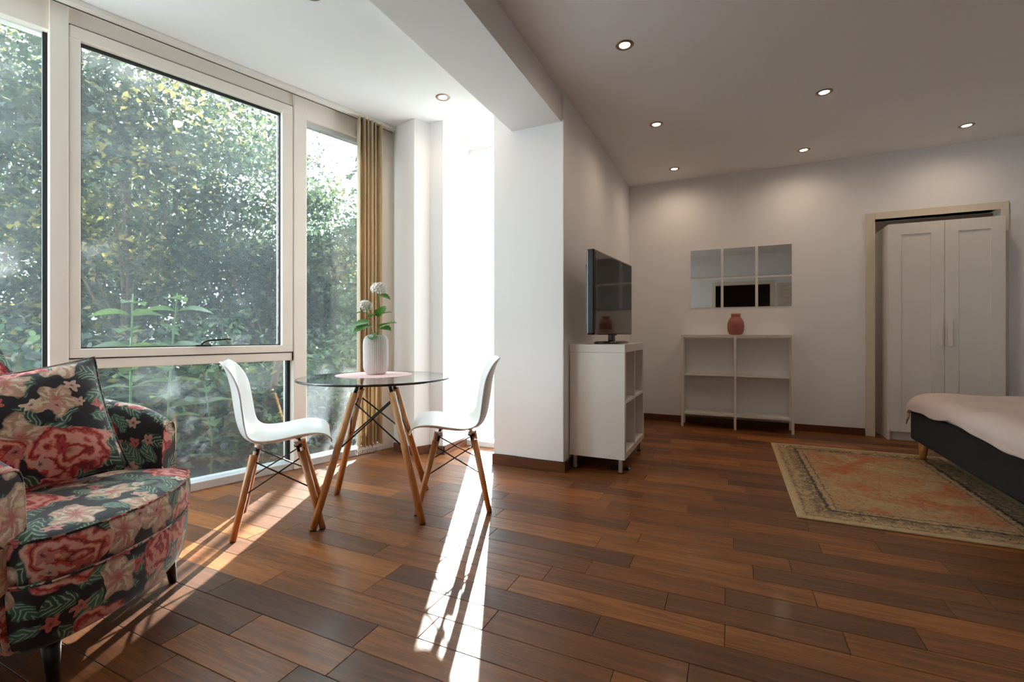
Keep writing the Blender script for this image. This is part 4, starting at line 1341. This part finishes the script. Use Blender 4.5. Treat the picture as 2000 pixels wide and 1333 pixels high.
def shrub(r, d, h, rad, n, size, cols, w, label, seed, oval=True):
    t = empty('shrub', gpt(r, d, GZ), seed * .5, label, 'shrub', 'shrubs outside the windows')
    rg = np.random.default_rng(seed)
    pts, C, kc = crown_points(rg, n, h * .55, (rad, rad, h * .48), 34, .10 + rad * .09, .3)
    pts[:, 2] = np.maximum(pts[:, 2], .02)
    for i in range(6):
        e = C[rg.integers(0, len(C))]
        b = rg.normal(size=3) * .05; b[2] = 0
        MB().tube([tuple(q) for q in smooth_curve([b, (b + e) / 2 + rg.normal(size=3) * .04, e], 7)], .012, 6, taper=.004).build('stem', 'bark', t)
    leaf_mass('foliage', pts, size, cols, w, t, seed + 50, oval=oval)
sd = 300
WHERE = ['under the transom at the left', 'behind the floral armchair arm', 'low beside the first post', 'behind the left shell chair back', 'under the left shell chair seat',
         'behind the glass table edge', 'at the foot of the narrow pane', 'far behind the sash handle', 'below the slim leafy tree', 'under the broad maple', 'behind the leftmost pane', 'dark and deep behind the left shell chair',
         'tall and dark behind the smaller green tree', 'tall and dark behind the broad maple', 'tall and dark deep at the left of the wide window', 'tall and dark far behind the leftmost pane', 'tall and dark behind the slim leafy tree']
SPOTS = [(-3.05, 3.55, .95, .50, 1500, .085), (-2.75, 3.95, .80, .52, 1500, .08), (-3.6, 3.5, 1.0, .55, 1500, .085), (-2.3, 4.25, .75, .50, 1500, .075), (-2.05, 3.75, .42, .38, 900, .07),
         (-1.95, 4.7, .85, .50, 1500, .075), (-1.55, 4.75, .50, .36, 900, .07), (-3.4, 5.4, 1.15, .75, 2200, .09), (-2.4, 6.2, 1.15, .70, 2200, .085), (-4.6, 5.0, 1.25, .85, 2400, .095), (-5.6, 5.0, 1.25, .9, 2400, .095), (-2.95, 5.0, .95, .6, 1800, .085),
         (-4.4, 9.4, 2.3, 1.2, 4500, .10), (-6.4, 9.2, 2.4, 1.3, 4500, .10), (-8.3, 9.4, 2.5, 1.4, 4500, .11), (-10.3, 9.6, 2.6, 1.5, 4500, .11), (-3.3, 10.4, 2.2, 1.0, 3500, .10)]
for i, (r, d, h, rad, n, s_) in enumerate(SPOTS):
    sd += 1
    cols = FRESH if i % 3 and i < 12 else DARKS
    shrub(r, d, h, rad, n, s_, cols, [4, 4, 2, 3, .8], 'green leafy shrub outside, ' + WHERE[i], sd)

# two tall broad-leaved stems right behind the wide window
PL = leaf_mesh(.19, .068, 0, .45, .22)
def tall_plant(r, d, h, label, seed):
    t = empty('tall_plant', gpt(r, d, GZ), 0, label, 'plant', 'broad-leaved plants outside the wide window')
    rr = random.Random(seed)
    top = Vector((rr.uniform(-.04, .04), rr.uniform(-.04, .04), h))
    path = [Vector(q) for q in smooth_curve([(0, 0, 0), (.02, -.01, h * .5), tuple(top)], 14)]
    MB().tube(path, .009, 8, taper=.004).build('stem', 'stem_green', t)
    k = 0
    z = h * .30
    while z < h:
        u = z / h * 13; i = min(int(u), 12); p = path[i].lerp(path[i + 1], u - i)
        for sgn in (0, PI):
            a = k * 1.45 + sgn + rr.uniform(-.3, .3)
            sc = rr.uniform(.75, 1.15) * (1.0 if z < h * .9 else .7)
            place_leaf(PL, 'plant_leaf', t, p, (math.cos(a), math.sin(a), .38), rr.uniform(-.3, .3), sc)
        k += 1; z += rr.uniform(.085, .125)
tall_plant(-2.46, 3.02, 1.34, 'tall broad-leaved plant outside, left of the pair behind the wide window', 1)
tall_plant(-2.33, 3.18, 1.36, 'tall broad-leaved plant outside, right of the pair behind the wide window', 2)
tall_plant(-2.72, 3.35, 1.05, 'shorter broad-leaved plant outside, behind the floral armchair', 3)
tall_plant(-2.12, 3.30, .72, 'low broad-leaved plant outside, behind the lower pane', 4)
# a leaning dead stake and trunks in the undergrowth
tag(MB().rod(gpt(-2.22, 4.1, GZ), gpt(-2.02, 4.15, .95), .035, .028, 10).build('leaning_stake', 'bark'), 'leaning weathered stake in the shrubs outside the lower pane', 'stake')
